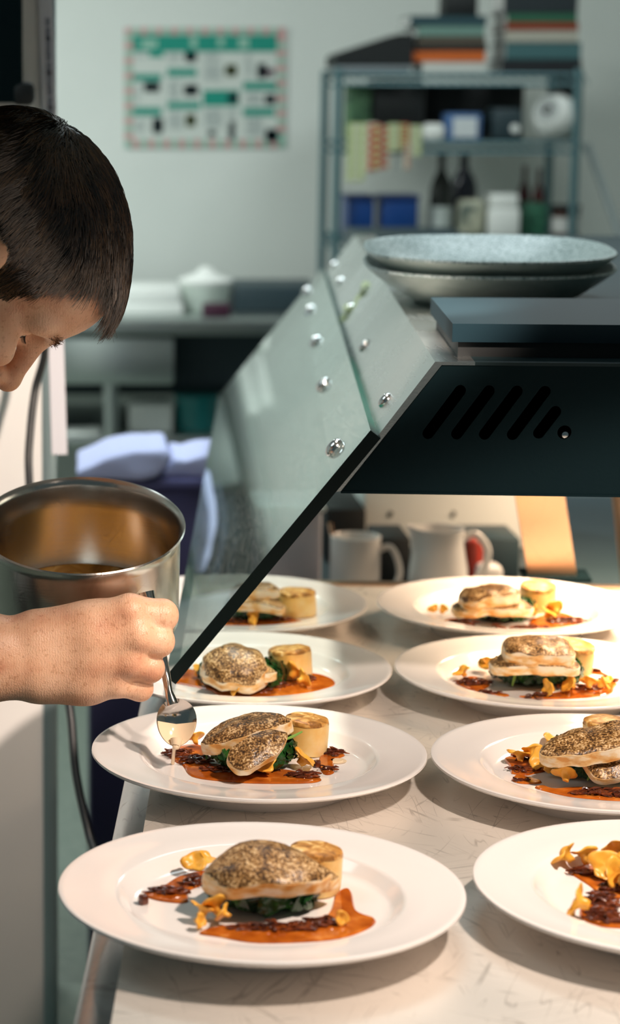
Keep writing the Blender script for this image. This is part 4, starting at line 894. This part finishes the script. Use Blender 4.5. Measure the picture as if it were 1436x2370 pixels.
# spoon
SPY = 1.905
h0, h1, n0, n1, bc = W(339, 1370, 1.938), W(383, 1555, 1.918), W(391, 1600, 1.908), W(400, 1632, 1.902), W(409, 1672, 1.898)
sp = thing('tablespoon', 'steel tablespoon in the chef hand pouring sauce over the plate', 'spoon', tuple(bc))
obj('handle', tube([h0, h0.lerp(h1, .5), h1, n0, n1+Vector((0, .002, 0))], [.0072, .006, .0042, .0036, .0062], 12, None, 6, 1.), M['spoon'], sp)
ax_d = (W(408, 1720, 1.892)-bc).normalized(); side = Vector((1, 0, 0)); side = (side-ax_d*side.dot(ax_d)).normalized(); nn = ax_d.cross(side)
if nn.y > 0: nn = -nn
nn = (nn+Vector((0, 0, .0))).normalized()
bm = bmesh.new(); rings = []; NR = 10; L1, Wd1, Dp = .0205, .0178, .008
for layer, off in ((0, 0.), (1, -.0011)):
    rg = []
    for i in range(NR+1):
        f = i/NR; row = []
        for k_ in range(40):
            a = 2*PI*k_/40; egg = 1-.10*math.cos(a)
            p = bc+ax_d*(math.cos(a)*L1*f*1.04)+side*(math.sin(a)*Wd1*f*egg)+nn*(-(1-f*f)*Dp+off*(1 if f < .99 else .3))
            row.append(bm.verts.new(p))
        rg.append(row)
    for i in range(NR):
        for k_ in range(40): bm.faces.new((rg[i][k_], rg[i+1][k_], rg[i+1][(k_+1) % 40], rg[i][(k_+1) % 40]))
    rings.append(rg)
for k_ in range(40): bm.faces.new((rings[0][-1][k_], rings[1][-1][k_], rings[1][-1][(k_+1) % 40], rings[0][-1][(k_+1) % 40]))
bmesh.ops.remove_doubles(bm, verts=bm.verts[:], dist=1e-6); bmesh.ops.recalc_face_normals(bm, faces=bm.faces[:])
obj('bowl', bm, M['spoon'], sp)
# cream sauce filling the lower bowl and running down onto the plate
bm = bmesh.new(); rg = []
for i in range(9):
    f = i/8*.93; row = []
    for k_ in range(33):
        a = (-PI*.53+PI*1.06*k_/32); egg = 1-.10*math.cos(a); p = bc+ax_d*(math.cos(a)*L1*f*1.04+.001)+side*(math.sin(a)*Wd1*f*egg)+nn*(-(1-f*f)*Dp+.0010); row.append(bm.verts.new(p))
    rg.append(row)
for i in range(8):
    for k_ in range(32): bm.faces.new((rg[i][k_], rg[i+1][k_], rg[i+1][k_+1], rg[i][k_+1]))
bmesh.ops.remove_doubles(bm, verts=bm.verts[:], dist=1e-6); bmesh.ops.solidify(bm, geom=bm.faces[:], thickness=.0006)
dp0 = bc+ax_d*(L1*.72)-nn*.001; dp1 = W(405, 1722, 1.892); dp2 = Zp(400, 1766, FZ+.0015)
cs = obj('pouring_sauce', bm, M['cream']); tag(cs, 'pale cream sauce running off the tablespoon onto the plate', 'sauce')
obj('stream', tube([dp0, bc+ax_d*(L1*1.02)+nn*.0006, dp1+Vector((0, -.0005, -.002)), dp1.lerp(dp2, .5), dp2], [.0058, .0040, .0022, .0015, .0018], 12), M['cream'], cs)
o = tag(obj('cream_drop', poly_cyl(Zp(780, 1762, FZ+.0002), .009, .0014, 24, .006, .0006), M['cream']), 'pale cream drop beside the meat shreds on the plate under the spoon', 'sauce')
# ------------------------------------------------------------------ person : one continuous surface from blended volumes
class Field:
    def __init__(s, lo, hi, h):
        s.lo = np.array(lo, np.float32); s.h = h; s.n = np.ceil((np.array(hi)-np.array(lo))/h).astype(int)+1
        s.D = np.full(s.n, .2, np.float32)
    def sub(s, lo, hi, pad):
        a = np.clip(np.floor((np.array(lo)-pad-s.lo)/s.h).astype(int), 0, s.n); b = np.clip(np.ceil((np.array(hi)+pad-s.lo)/s.h).astype(int)+1, 0, s.n)
        if (b <= a).any(): return None
        ax = [(s.lo[i]+s.h*np.arange(a[i], b[i])).astype(np.float32) for i in range(3)]
        return tuple(slice(a[i], b[i]) for i in range(3)), np.meshgrid(*ax, indexing='ij')
    def put(s, d, sl, k, cut=False):
        A = s.D[sl]
        if cut:
            d = -d; h = np.maximum(k-np.abs(A-d), 0)/k if k else 0; s.D[sl] = np.maximum(A, d)+(h*h*k*.25 if k else 0)
        else:
            h = np.maximum(k-np.abs(A-d), 0)/k if k else 0; s.D[sl] = np.minimum(A, d)-(h*h*k*.25 if k else 0)
    def cone(s, a, b, r0, r1, k=.006, cut=False):
        a = np.array(a, float); b = np.array(b, float); rm = max(r0, r1); q = s.sub(np.minimum(a, b)-rm, np.maximum(a, b)+rm, k+4*s.h)
        if q is None: return
        sl, (X, Y, Z) = q; ab = b-a; L2 = max(ab @ ab, 1e-12)
        t = np.clip(((X-a[0])*ab[0]+(Y-a[1])*ab[1]+(Z-a[2])*ab[2])/L2, 0, 1)
        d = np.sqrt((X-a[0]-t*ab[0])**2+(Y-a[1]-t*ab[1])**2+(Z-a[2]-t*ab[2])**2)-(r0+(r1-r0)*t); s.put(d.astype(np.float32), sl, k, cut)
    def ell(s, c, r, Rm=None, k=.01, cut=False):
        c = np.array(c, float); r = np.array(r, float); rm = r.max(); q = s.sub(c-rm, c+rm, k+4*s.h)
        if q is None: return
        sl, (X, Y, Z) = q; P = np.stack([X-c[0], Y-c[1], Z-c[2]], -1)
        if Rm is not None: P = P @ np.array(Rm, np.float32)       # columns of Rm are the local axes
        k0 = np.sqrt(((P/r)**2).sum(-1)); k1 = np.sqrt(((P/(r*r))**2).sum(-1)); d = k0*(k0-1)/np.maximum(k1, 1e-6); s.put(d.astype(np.float32), sl, k, cut)
    def mesh(s, name):
        D = s.D; S = D < 0; n = s.n-1
        cnt = np.zeros(n, np.uint8)
        for i in (0, 1):
            for j in (0, 1):
                for k in (0, 1): cnt += S[i:n[0]+i, j:n[1]+j, k:n[2]+k]
        act = np.argwhere((cnt > 0) & (cnt < 8)); del cnt
        idx = np.full(n, -1, np.int32); idx[tuple(act.T)] = np.arange(len(act), dtype=np.int32)
        cor = {(i, j, k): D[act[:, 0]+i, act[:, 1]+j, act[:, 2]+k] for i in (0, 1) for j in (0, 1) for k in (0, 1)}
        acc = np.zeros((len(act), 3)); num = np.zeros(len(act))
        for p in cor:
            for ax in range(3):
                if p[ax]: continue
                q = list(p); q[ax] = 1; d0, d1 = cor[p], cor[tuple(q)]; m = (d0 < 0) != (d1 < 0); t = np.where(m, d0/np.where(m, d0-d1, 1), 0)
                for c in range(3): acc[:, c] += np.where(m, p[c]+(t if c == ax else 0), 0)
                num += m
        V = s.lo+s.h*(act+acc/num[:, None]); F = []
        for ax in range(3):
            a = [slice(None)]*3; b = [slice(None)]*3; a[ax] = slice(0, -1); b[ax] = slice(1, None)
            E = np.argwhere(S[tuple(a)] != S[tuple(b)]); u, w = (ax+1) % 3, (ax+2) % 3
            E = E[(E[:, u] > 0) & (E[:, w] > 0) & (E[:, u] < n[u]) & (E[:, w] < n[w])]
            def g(du, dw): q = E.copy(); q[:, u] += du; q[:, w] += dw; return idx[q[:, 0], q[:, 1], q[:, 2]]
            Q = np.stack([g(-1, -1), g(0, -1), g(0, 0), g(-1, 0)], 1); neg = ~S[E[:, 0], E[:, 1], E[:, 2]]; Q[neg] = Q[neg][:, ::-1]; F.append(Q)
        F = np.concatenate(F); F = F[(F >= 0).all(1)]
        return V, F
def npmesh(name, V, F):
    me = bpy.data.meshes.new(name); me.vertices.add(len(V)); me.vertices.foreach_set('co', np.asarray(V, np.float32).ravel())
    me.loops.add(F.size); me.loops.foreach_set('vertex_index', F.astype(np.int32).ravel()); me.polygons.add(len(F))
    me.polygons.foreach_set('loop_start', np.arange(0, F.size, F.shape[1], dtype=np.int32)); me.polygons.foreach_set('loop_total', np.full(len(F), F.shape[1], np.int32)); me.update(); me.validate(); return me
def relax(V, F, it=2, lam=.5):
    for _ in range(it):
        acc = np.zeros_like(V); num = np.zeros(len(V))
        for a, b in ((0, 1), (1, 2), (2, 3), (3, 0)):
            for i, j in ((a, b), (b, a)): np.add.at(acc, F[:, i], V[F[:, j]]); np.add.at(num, F[:, i], 1)
        V = V+(acc/np.maximum(num, 1)[:, None]-V)*lam
    return V

# head frame : forward, left, up
HP, HY = R(67), R(12)
f0 = Vector((math.cos(HP), 0, -math.sin(HP))); hu = Vector((math.sin(HP), 0, math.cos(HP))); l0 = hu.cross(f0)
hf = f0*math.cos(HY)+l0*math.sin(HY); hl = l0*math.cos(HY)-f0*math.sin(HY); HO = W(-17, 584, 1.90)
HM = np.array([hf, hl, hu]).T                    # columns = local axes
def hd(x, y, z): return np.array(HO)+HM @ np.array((x, y, z))
B = Field((-.52, 1.66, .945), (.115, 2.17, 1.545), .0018)
def he(c, r, k=.012, cut=False): B.ell(hd(*c), r, HM, k, cut)
def hc(a, b, r0, r1, k=.008, cut=False): B.cone(hd(*a), hd(*b), r0, r1, k, cut)
he((-.014, 0, .036), (.098, .075, .080)); he((.040, 0, .040), (.052, .060, .056), .02)
he((.034, 0, -.045), (.047, .053, .062), .03); hc((.0, .054, -.05), (.066, .012, -.092), .02, .018, .02); hc((.0, -.054, -.05), (.066, -.012, -.092), .02, .018, .02)
he((.070, 0, -.092), (.020, .022, .018), .014)
for s in (-1, 1):
    he((.052, s*.047, -.026), (.030, .020, .020), .02)          # cheekbone
    hc((.078, s*.010, .015), (.060, s*.048, .017), .012, .010, .014)   # brow ridge
for s in (-1, 1):
    he((.078, s*.034, -.002), (.016, .017, .012), .012, True)
    he((.0570, s*.0335, -.001), (.0135, .0140, .0135), .005)     # lids round the eyeball
    he((.0710, s*.0350, -.0040), (.0085, .0120, .0046), .002, True)
hc((.084, 0, .012), (.108, 0, -.030), .0085, .0100, .012); he((.109, 0, -.034), (.0115, .0105, .0105), None or .008)
for s in (-1, 1):
    he((.097, s*.0115, -.038), (.010, .0075, .008), .006); he((.101, s*.006, -.0455), (.005, .0028, .003), .002, True)
hc((.086, -.018, -.063), (.086, .018, -.063), .0070, .0070, .008); hc((.092, -.008, -.062), (.092, .008, -.062), .0062, .0062, .006)
hc((.090, -.012, -.073), (.090, .012, -.073), .0066, .0066, .006); hc((.100, -.022, -.0675), (.100, .022, -.0675), .003, .003, .003, True)
for s in (-1, 1):                                                # ears
    he((-.018, s*.075, -.013), (.018, .007, .030), .006); he((-.014, s*.082, -.011), (.010, .005, .017), .004, True)
C7 = np.array((-.31, 1.915, 1.40))
B.cone(hd(-.035, 0, -.035), C7+[.02, 0, -.02], .054, .060, .03); B.cone(hd(.02, 0, -.07), C7+[.03, 0, -.06], .035, .05, .03)
SHR, SHL = np.array((-.325, 1.745, 1.34)), np.array((-.325, 2.08, 1.34))
B.cone(C7+[0, 0, -.03], SHR, .06, .055, .04); B.cone(C7+[0, 0, -.03], SHL, .06, .055, .04); B.ell((-.40, 1.915, 1.27), (.10, .15, .13), None, .05)
# right arm and the fist round the spoon
ELR = np.array((-.335, 1.80, 1.045)); P_ = lambda u, v, Y: np.array(W(u, v, Y))
B.cone(SHR, ELR, .05, .042, .02)
wu, wl = P_(62, 1487, 1.908), P_(62, 1562, 1.908)
B.cone(ELR+[0, 0, .004], P_(-60, 1490, 1.905), .042, .0275, .02); B.cone(ELR+[0, 0, -.004], P_(-60, 1552, 1.905), .040, .0275, .02)
B.cone(P_(-60, 1490, 1.905), wu, .0270, .0215, .016); B.cone(P_(-60, 1552, 1.905), wl, .0275, .0220, .016)
B.cone(P_(-40, 1520, 1.905), P_(62, 1524, 1.906), .028, .025, .016)
mcp = [P_(300, 1415, 1.899), P_(318, 1470, 1.893), P_(300, 1532, 1.895), P_(266, 1580, 1.902)]
rm_ = [.0160, .0160, .0150, .0138]
for i, (m, r) in enumerate(zip(mcp, rm_)):
    w0 = wu+(wl-wu)*i/3+[.012, 0, 0]; mid = w0+(m-w0)*.55
    B.cone(w0, mid, .0215, .0185, .012); B.cone(mid, m, .0185, r, .010)
    B.ell(m+[.001, -.004, .001], (.011, .010, .010), None, .008)  # knuckle
B.cone(P_(90, 1470, 1.912), P_(235, 1440, 1.918), .022, .0195, .014); B.cone(P_(110, 1570, 1.914), P_(205, 1578, 1.914), .020, .0195, .014)
B.cone(wu+[.03, .012, .002], P_(250, 1425, 1.940), .018, .0135, .012)   # thumb lying along the far side of the fist
B.cone(P_(250, 1425, 1.940), P_(318, 1410, 1.955), .0130, .0112, .006); B.cone(P_(318, 1410, 1.955), P_(372, 1428, 1.958), .0112, .0090, .005)
fing = [((374, 1425, 1.906), (362, 1430, 1.943), (300, 1442, 1.950), .0146), ((366, 1485, 1.900), (356, 1488, 1.940), (298, 1495, 1.948), .0143),
        ((346, 1547, 1.902), (336, 1548, 1.938), (285, 1548, 1.946), .0130), ((324, 1594, 1.908), (316, 1594, 1.938), (270, 1588, 1.944), .0114)]
for m, (p1, p2, p3, r) in zip(mcp, fing):
    a, b, c = P_(*p1), P_(*p2), P_(*p3)
    B.cone(m, a, r*1.03, r*.97, .0035); B.cone(a, b, r*.97, r*.85, .003); B.cone(b, c, r*.84, r*.68, .003); B.ell(a+[.0008, -.0012, .001], (r*.96, r*.93, r*.97), None, .003)
# left arm, hand closed on the pan handle
ELL = np.array((-.42, 2.10, 1.09)); WRL = np.array(hp[3])+[-.055, -.002, -.010]
B.cone(SHL, ELL, .05, .042, .02); B.cone(ELL, WRL, .040, .026, .02)
h2, h3 = np.array(hp[2]), np.array(hp[3]); hdv = (h3-h2)/np.linalg.norm(h3-h2)
for i in range(4):
    q = h3-hdv*(.006+.0175*i)+hdv*.02; q0_ = q+[0, .020, .004]
    B.cone(WRL, q0_, .022, .014, .010); B.cone(q0_, q+[0, .012, .020], .0098, .0094, .003); B.cone(q+[0, .012, .020], q+[0, -.012, .018], .0094, .0088, .003); B.cone(q+[0, -.012, .018], q+[0, -.018, -.004], .0086, .0074, .003)
B.cone(WRL, h3-hdv*.02+[0, 0, .016], .018, .011, .008); B.cone(h3-hdv*.02+[0, 0, .016], h3-hdv*.075+[0, -.004, .015], .0105, .009, .004)
Vb, Fb = B.mesh('body'); del B
Vb = relax(Vb, Fb, 2, .4)

def skin_mat():
    m, t, b = nt('skin'); setp(b, Roughness=.42, Specular_IOR_Level=.45, Subsurface_Weight=.22, Subsurface_Radius=(.012, .005, .0025), Subsurface_Scale=.7)
    co = t.nodes.new('ShaderNodeTexCoord')
    n = t.nodes.new('ShaderNodeTexNoise'); n.inputs['Scale'].default_value = 26; n.inputs['Detail'].default_value = 5; t.links.new(co.outputs['Object'], n.inputs['Vector'])
    r = ramp(t, [(.30, (.60, .28, .165)), (.5, (.75, .435, .275)), (.68, (.82, .52, .35))]); t.links.new(n.outputs['Fac'], r.inputs[0])
    fr = t.nodes.new('ShaderNodeTexNoise'); fr.inputs['Scale'].default_value = 260; fr.inputs['Detail'].default_value = 2; t.links.new(co.outputs['Object'], fr.inputs['Vector'])
    r2 = ramp(t, [(.30, (.72, .62, .55)), (.42, (1, 1, 1))]); t.links.new(fr.outputs['Fac'], r2.inputs[0])
    mx = t.nodes.new('ShaderNodeMix'); mx.data_type = 'RGBA'; mx.blend_type = 'MULTIPLY'; mx.inputs[0].default_value = .6
    t.links.new(r.outputs[0], mx.inputs[6]); t.links.new(r2.outputs[0], mx.inputs[7]); t.links.new(mx.outputs[2], b.inputs['Base Color'])
    v = t.nodes.new('ShaderNodeTexVoronoi'); v.inputs['Scale'].default_value = 700; t.links.new(co.outputs['Object'], v.inputs['Vector'])
    wv = t.nodes.new('ShaderNodeTexWave'); wv.inputs['Scale'].default_value = 130; wv.inputs['Distortion'].default_value = 7; wv.inputs['Detail'].default_value = 3; wv.inputs['Detail Scale'].default_value = 2; t.links.new(co.outputs['Object'], wv.inputs['Vector'])
    ad = t.nodes.new('ShaderNodeMath'); ad.operation = 'MULTIPLY_ADD'; ad.inputs[1].default_value = .5; t.links.new(wv.outputs['Fac'], ad.inputs[0]); t.links.new(v.outputs['Distance'], ad.inputs[2])
    bp = t.nodes.new('ShaderNodeBump'); bp.inputs['Strength'].default_value = .20; bp.inputs['Distance'].default_value = .0012; t.links.new(ad.outputs[0], bp.inputs['Height']); t.links.new(bp.outputs['Normal'], b.inputs['Normal'])
    return m
M['skin'] = skin_mat()
feet = (-.62, 1.915, 0)
person = link('person', npmesh('person', Vb, Fb), M['skin'], None, True, feet)
person.data.shade_smooth()
tag(person, 'person with short brown hair bending over the plates, spoon in fist and saucepan held behind', 'person')

# hair -----------------------------------------------------------
def hloc(P): return (np.asarray(P)-np.array(HO)) @ HM
def is_hair(L, mg=0.):
    x, y, z = L.T; ay = np.abs(y)
    top = (z > .077+mg) & (x < .080-mg)
    side = (x < .021+.30*(z+.005)+.002*np.sin(z*300)-mg) & (z > -.006+mg) & (z <= .09)
    burn = (x > -.024) & (x < .012-mg) & (z > -.026+mg) & (ay > .05) & (z <= 0)
    nape = (x < -.05) & (z > -.052)
    ear = (ay > .0700) & (((x+.018)/.019)**2+((z+.013)/.031)**2 < 1)
    return (top | side | burn | nape) & ~ear & (x > -.13) & (x < .105) & (np.abs(y) < .10)
Lb = hloc(Vb); near = (np.abs(Lb) < .15).all(1); hm = np.zeros(len(Vb), bool); hm[near] = is_hair(Lb[near])
# smooth per-vertex normals of the body
fn = np.cross(Vb[Fb[:, 2]]-Vb[Fb[:, 0]], Vb[Fb[:, 3]]-Vb[Fb[:, 1]]); vn = np.zeros_like(Vb)
for c in range(4): np.add.at(vn, Fb[:, c], fn)
vn /= np.maximum(np.linalg.norm(vn, axis=1), 1e-9)[:, None]
hc_ = np.zeros(len(Vb), bool); hc_[near] = is_hair(Lb[near], .0045); hcf = hc_[Fb].all(1)
hfm = hm[Fb].all(1); use = np.unique(Fb[hcf]); remap = np.full(len(Vb), -1); remap[use] = np.arange(len(use))
def hair_mat():
    m, t, b = nt('dark brown hair'); setp(b, Roughness=.24, Specular_IOR_Level=.8)
    a = t.nodes.new('ShaderNodeAttribute'); a.attribute_name = 'tone'; rp = ramp(t, [(.2, (.016, .008, .004)), (.5, (.050, .025, .011)), (.85, (.17, .090, .040))])
    t.links.new(a.outputs['Fac'], rp.inputs[0]); t.links.new(rp.outputs[0], b.inputs['Base Color']); return m
M['hair'] = hair_mat()
M['hair_base'] = mat('hair base', (.016, .009, .005), .7)
cap = link('hair_base', npmesh('hair_base', Vb[use]+vn[use]*.0010, remap[Fb[hcf]]), M['hair_base'], person)
rg = np.random.default_rng(5)
fc = Fb[hfm]; ar = np.linalg.norm(fn[hfm], axis=1); NS = 22000
pick = rg.choice(len(fc), NS, p=ar/ar.sum()); w = rg.random((NS, 4)); w /= w.sum(1)[:, None]
P0 = (Vb[fc[pick]]*w[:, :, None]).sum(1); N0 = (vn[fc[pick]]*w[:, :, None]).sum(1); N0 /= np.linalg.norm(N0, axis=1)[:, None]
L0 = hloc(P0); NL = N0 @ HM
g_loc = np.array((0, 0, -1.)) @ HM                # gravity in head axes
topw = np.clip((L0[:, 2]-.045)/.05, 0, 1); frontw = np.clip((L0[:, 0]+.03)/.09, 0, 1)
topw = np.clip((L0[:, 2]-.055)/.035, 0, 1)
LEN = .0145+.0125*topw+.018*topw*frontw; LEN *= rg.uniform(.75, 1.15, NS)
bk = np.clip((-.045-L0[:, 0])/.04, 0, 1)
sdw = np.clip((np.abs(L0[:, 1])-.035)/.03, 0, 1)*(1-.75*topw)
flow = np.stack([(1-.72*sdw)*(1-bk)+.1*bk, np.sign(L0[:, 1])*(.25*topw), -.95*sdw-.5*bk], 1)
cl = (np.floor(L0*95)).astype(int); hs = (cl[:, 0]*73856093 ^ cl[:, 1]*19349663 ^ cl[:, 2]*83492791) & 0xffff; crng = np.random.default_rng(1).normal(size=(65536, 3))
flow += crng[hs]*.13+rg.normal(size=(NS, 3))*.06
NSEG = 7; pts = [L0+NL*.0010]; cur = pts[0]; nrm = NL.copy(); ec = np.array((-.010, 0, .038)); er = np.array((.104, .080, .086))
for i in range(NSEG):
    d = flow-(flow*nrm).sum(1)[:, None]*nrm*.95; d /= np.linalg.norm(d, axis=1)[:, None]+1e-9
    lift = (.55-.12*i)*(.30+.70*topw)*(1-.4*bk); d = d+nrm*lift[:, None]+g_loc*(.10*i*frontw*topw)[:, None]; d /= np.linalg.norm(d, axis=1)[:, None]
    cur = cur+d*(LEN/NSEG)[:, None]; pts.append(cur)
    g = (cur-ec)/er**2; nrm = g/np.linalg.norm(g, axis=1)[:, None]
PT_ = np.stack(pts, 1)                             # NS, NSEG+1, 3 (head axes)
def strands(PT_, r0, r1):
    NS, K, _ = PT_.shape; tg = np.gradient(PT_, axis=1); tg /= np.linalg.norm(tg, axis=2)[:, :, None]+1e-9
    a = np.cross(tg, np.array((.3, .9, .2))); a /= np.linalg.norm(a, axis=2)[:, :, None]+1e-9; b = np.cross(tg, a)
    rr = (r0+(r1-r0)*np.linspace(0, 1, K)**1.5)[None, :, None]
    Vs = np.stack([PT_+(a*math.cos(q)+b*math.sin(q))*rr for q in (0, 2*PI/3, 4*PI/3)], 2).reshape(-1, 3)
    base = (np.arange(NS)[:, None]*K+np.arange(K-1)[None, :])[:, :, None]*3; k3_ = np.arange(3)
    Q = np.stack([base+k3_, base+(k3_+1) % 3, base+3+(k3_+1) % 3, base+3+k3_], -1).reshape(-1, 4)
    return np.array(HO)+Vs @ HM.T, Q
Vs, Fs = strands(PT_, .00034, .00010)
hme = npmesh('hair', Vs, Fs); tone = np.clip(.45+.16*crng[hs][:, 0]+rg.normal(size=NS)*.16, 0, 1)
at_ = hme.attributes.new('tone', 'FLOAT', 'POINT'); at_.data.foreach_set('value', np.repeat(tone, (NSEG+1)*3).astype(np.float32))
link('hair', hme, M['hair'], person)
# eyebrows and lashes
M['brow'] = mat('brow hair', (.16, .075, .028), .5)
# drop points onto the head surface
def onto(Lp, lift=.0005):
    sel = near & (Lb[:, 0] > .03); T_ = Lb[sel]; tn = vn[sel] @ HM; out = []; on = []
    for p in Lp:
        dd = ((T_[:, 1:]-p[1:])**2).sum(1)-.3*np.maximum(T_[:, 0], 0)**2*0; c = np.argsort(dd)[:14]; j = c[np.argmax(T_[c, 0])]; out.append(T_[j]+tn[j]*lift); on.append(tn[j])
    return np.array(out), np.array(on)
bl_ = []
for s in (-1, 1):
    for i in range(110):
        q = rg.random(); bl_.append((0, s*(.014+.036*q), .0150+.006*math.sin(q*2.4)+rg.normal()*.0022))
bp_, bn_ = onto(np.array(bl_)); sgn = np.sign(bp_[:, 1]); dr = np.stack([-.15+0*sgn, sgn*.9, .25+0*sgn], 1)+rg.normal(size=bp_.shape)*.15
PTb = np.stack([bp_+dr*(.0085*q)+bn_*(.0009*math.sin(q*2.2)) for q in np.linspace(0, 1, 4)], 1)
Vs, Fs = strands(PTb, .00022, .00006); link('eyebrow', npmesh('eyebrow', Vs, Fs), M['brow'], person)
M['eye'] = mat('eye white', (.75, .70, .66), .1); M['iris'] = mat('dark iris', (.03, .035, .03), .08)
for s in (-1, 1):
    bm = bmesh.new(); c = Vector(hd(.0567, s*.0335, -.002)); bmesh.ops.create_uvsphere(bm, u_segments=24, v_segments=16, radius=.0126, matrix=Matrix.Translation(c))
    e = obj('eye', bm, M['eye'], person)
    lk = Vector(hd(.0567+.6, s*.05, -.17))-c; lk.normalize(); mt = Matrix.Translation(c+lk*.0112) @ lk.to_track_quat('Z', 'Y').to_matrix().to_4x4()
    obj('iris', lathe([(.0060, 0), (.0045, .0010), (.002, .0017), (0, .0018)], 24, mt), M['iris'], e)
    ll = []
    for i in range(40):
        q = i/39*2-1; ll.append((.0695-.006*q*q, s*.0345+q*.0115, -.0012-.0022*q*q))
    ll = np.array(ll); dr = np.stack([.8+0*ll[:, 0], 0*ll[:, 0]+(ll[:, 1]-s*.033)*25, -.55+0*ll[:, 0]], 1)
    PTl = np.stack([ll+dr*(.0075*q)+np.array((0, 0, 1.))*(.002*q*q) for q in np.linspace(0, 1, 4)], 1); Vs, Fs = strands(PTl, .00016, .00005)
    link('eyelash', npmesh('eyelash', Vs, Fs), M['hair_base'], person)
# clothes (white jacket, dark trousers, shoes) beyond the picture edge
J = Field((-.95, 1.55, .70), (-.18, 2.30, 1.47), .007)
J.cone((-.36, 1.915, 1.27), (-.58, 1.915, .98), .155, .150, .05); J.cone((-.36, 1.83, 1.30), (-.36, 2.0, 1.30), .12, .12, .05); J.cone((-.58, 1.915, .98), (-.62, 1.915, .80), .155, .165, .05)
J.cone(SHR, ELR+[-.0, 0, .05], .078, .068, .03); J.cone(SHL, ELL+[0, 0, .05], .078, .068, .03); J.cone(C7+[-.03, 0, -.04], C7+[.015, 0, -.01], .09, .070, .03)
Vj, Fj = J.mesh('j'); link('jacket', npmesh('jacket', relax(Vj, Fj, 3), Fj), mat('white cotton', (.72, .72, .72), .8, bump=.2, bscale=400), person)
J = Field((-.95, 1.6, .05), (-.35, 2.25, .98), .008)
J.cone((-.62, 1.87, .88), (-.62, 1.96, .88), .14, .14, .04)
for s in (-1, 1): J.cone((-.62, 1.915+s*.085, .85), (-.58, 1.915+s*.10, .48), .098, .072, .03); J.cone((-.58, 1.915+s*.10, .48), (-.64, 1.915+s*.10, .09), .072, .062, .02)
Vj, Fj = J.mesh('j'); link('trousers', npmesh('trousers', relax(Vj, Fj, 3), Fj), mat('dark trousers', (.02, .02, .025), .8), person)
for s in (-1, 1):
    y = 1.915+s*.10; bm = bmesh.new(); bmesh.ops.create_uvsphere(bm, u_segments=24, v_segments=14, radius=1, matrix=Matrix.Translation((-.585, y, .045)) @ Matrix.Diagonal((.145, .05, .055, 1)))
    for v in bm.verts: v.co.z = max(v.co.z, .001)
    obj('shoe', bm, M['black'], person)

# ------------------------------------------------------------------ light
def light(name, kind, loc, energy, col, rot=(0, 0, 0), **k):
    d = bpy.data.lights.new(name, kind); d.energy = energy; d.color = col
    for a, b in k.items(): setattr(d, a, b)
    o = bpy.data.objects.new(name, d); COL.objects.link(o); o.location = loc; o.rotation_euler = rot; return o
def aim(o, p): o.rotation_euler = (Vector(p)-o.location).to_track_quat('-Z', 'Y').to_euler()
WARM = (1., .82, .69)
for x, y, zz_, e in ((.60, 1.38, 1.72, 46),):
    light('unseen_overhead_spot', 'SPOT', (x, y, zz_), e, WARM, shadow_soft_size=.03, spot_size=R(104), spot_blend=.12)  # heat lamp out of view above the near plates
o = light('unseen_overhead_spot', 'SPOT', (.22, 2.22, 1.74), 38, WARM, shadow_soft_size=.03, spot_size=R(62), spot_blend=.25); aim(o, (.2, 2.36, .93))  # unseen spot added to brighten the plates behind the glass
o = light('unseen_overhead_spot', 'SPOT', (.55, .95, 1.80), 34, WARM, shadow_soft_size=.03, spot_size=R(17), spot_blend=.6); aim(o, (-.03, 1.88, 1.05))  # narrow unseen spot added to brighten the fist
o = light('added_cupboard_spot', 'SPOT', (.60, 1.25, 1.98), 190, WARM, shadow_soft_size=.03, spot_size=R(21), spot_blend=.3); aim(o, (-.10, 2.95, .82))  # added spot that only warms the cupboard front
for a_, b, e in ((.46, .30, 6), (.46, .62, 7), (.22, .30, 1.2), (.20, .66, 1.5), (.46, .85, 2.5), (.46, 1.45, 6)):
    q = G(a_, b, zb-.012); light('heat_lamp_gantry', 'AREA', q, e, (1., .72, .48), (0, 0, -GA), shape='RECTANGLE', size=.05, size_y=.2, spread=R(140))
light('unseen_ceiling_light', 'AREA', (-.9, 5.2, 2.68), 58, (.92, 1., .97), (0, 0, 0), shape='RECTANGLE', size=1.2, size_y=.6)
light('unseen_ceiling_light', 'AREA', (1.3, 5.3, 2.68), 11, (.90, 1., 1.), (0, 0, 0), shape='RECTANGLE', size=.6, size_y=.6)  # added out of view to lift the right part of the far wall
light('unseen_ceiling_light', 'AREA', (.55, 3.5, 2.68), 10, (.80, .96, 1.), (0, 0, 0), shape='RECTANGLE', size=.8, size_y=.5, spread=R(110))  # added out of view as cool light on the platters and gantry top
light('unseen_ceiling_light', 'AREA', (-1.2, 2.2, 2.68), 9, (.80, .96, 1.), (0, 0, 0), shape='RECTANGLE', size=1.2, size_y=.6)  # added out of view as cool light on the hair and cupboard
w_ = bpy.data.worlds.new('world'); SC.world = w_; w_.use_nodes = True
w_.node_tree.nodes['Background'].inputs[0].default_value = (.42, .62, .66, 1); w_.node_tree.nodes['Background'].inputs[1].default_value = .12
SC.view_settings.view_transform = 'Standard'; SC.view_settings.look = 'None'; SC.view_settings.gamma = 1; SC.view_settings.exposure = .06
try: SC.view_settings.use_curve_mapping = False
except Exception: pass
SC.cycles.max_bounces = 8; SC.cycles.transparent_max_bounces = 16; SC.cycles.sample_clamp_indirect = 6
SC.cycles.use_denoising = True
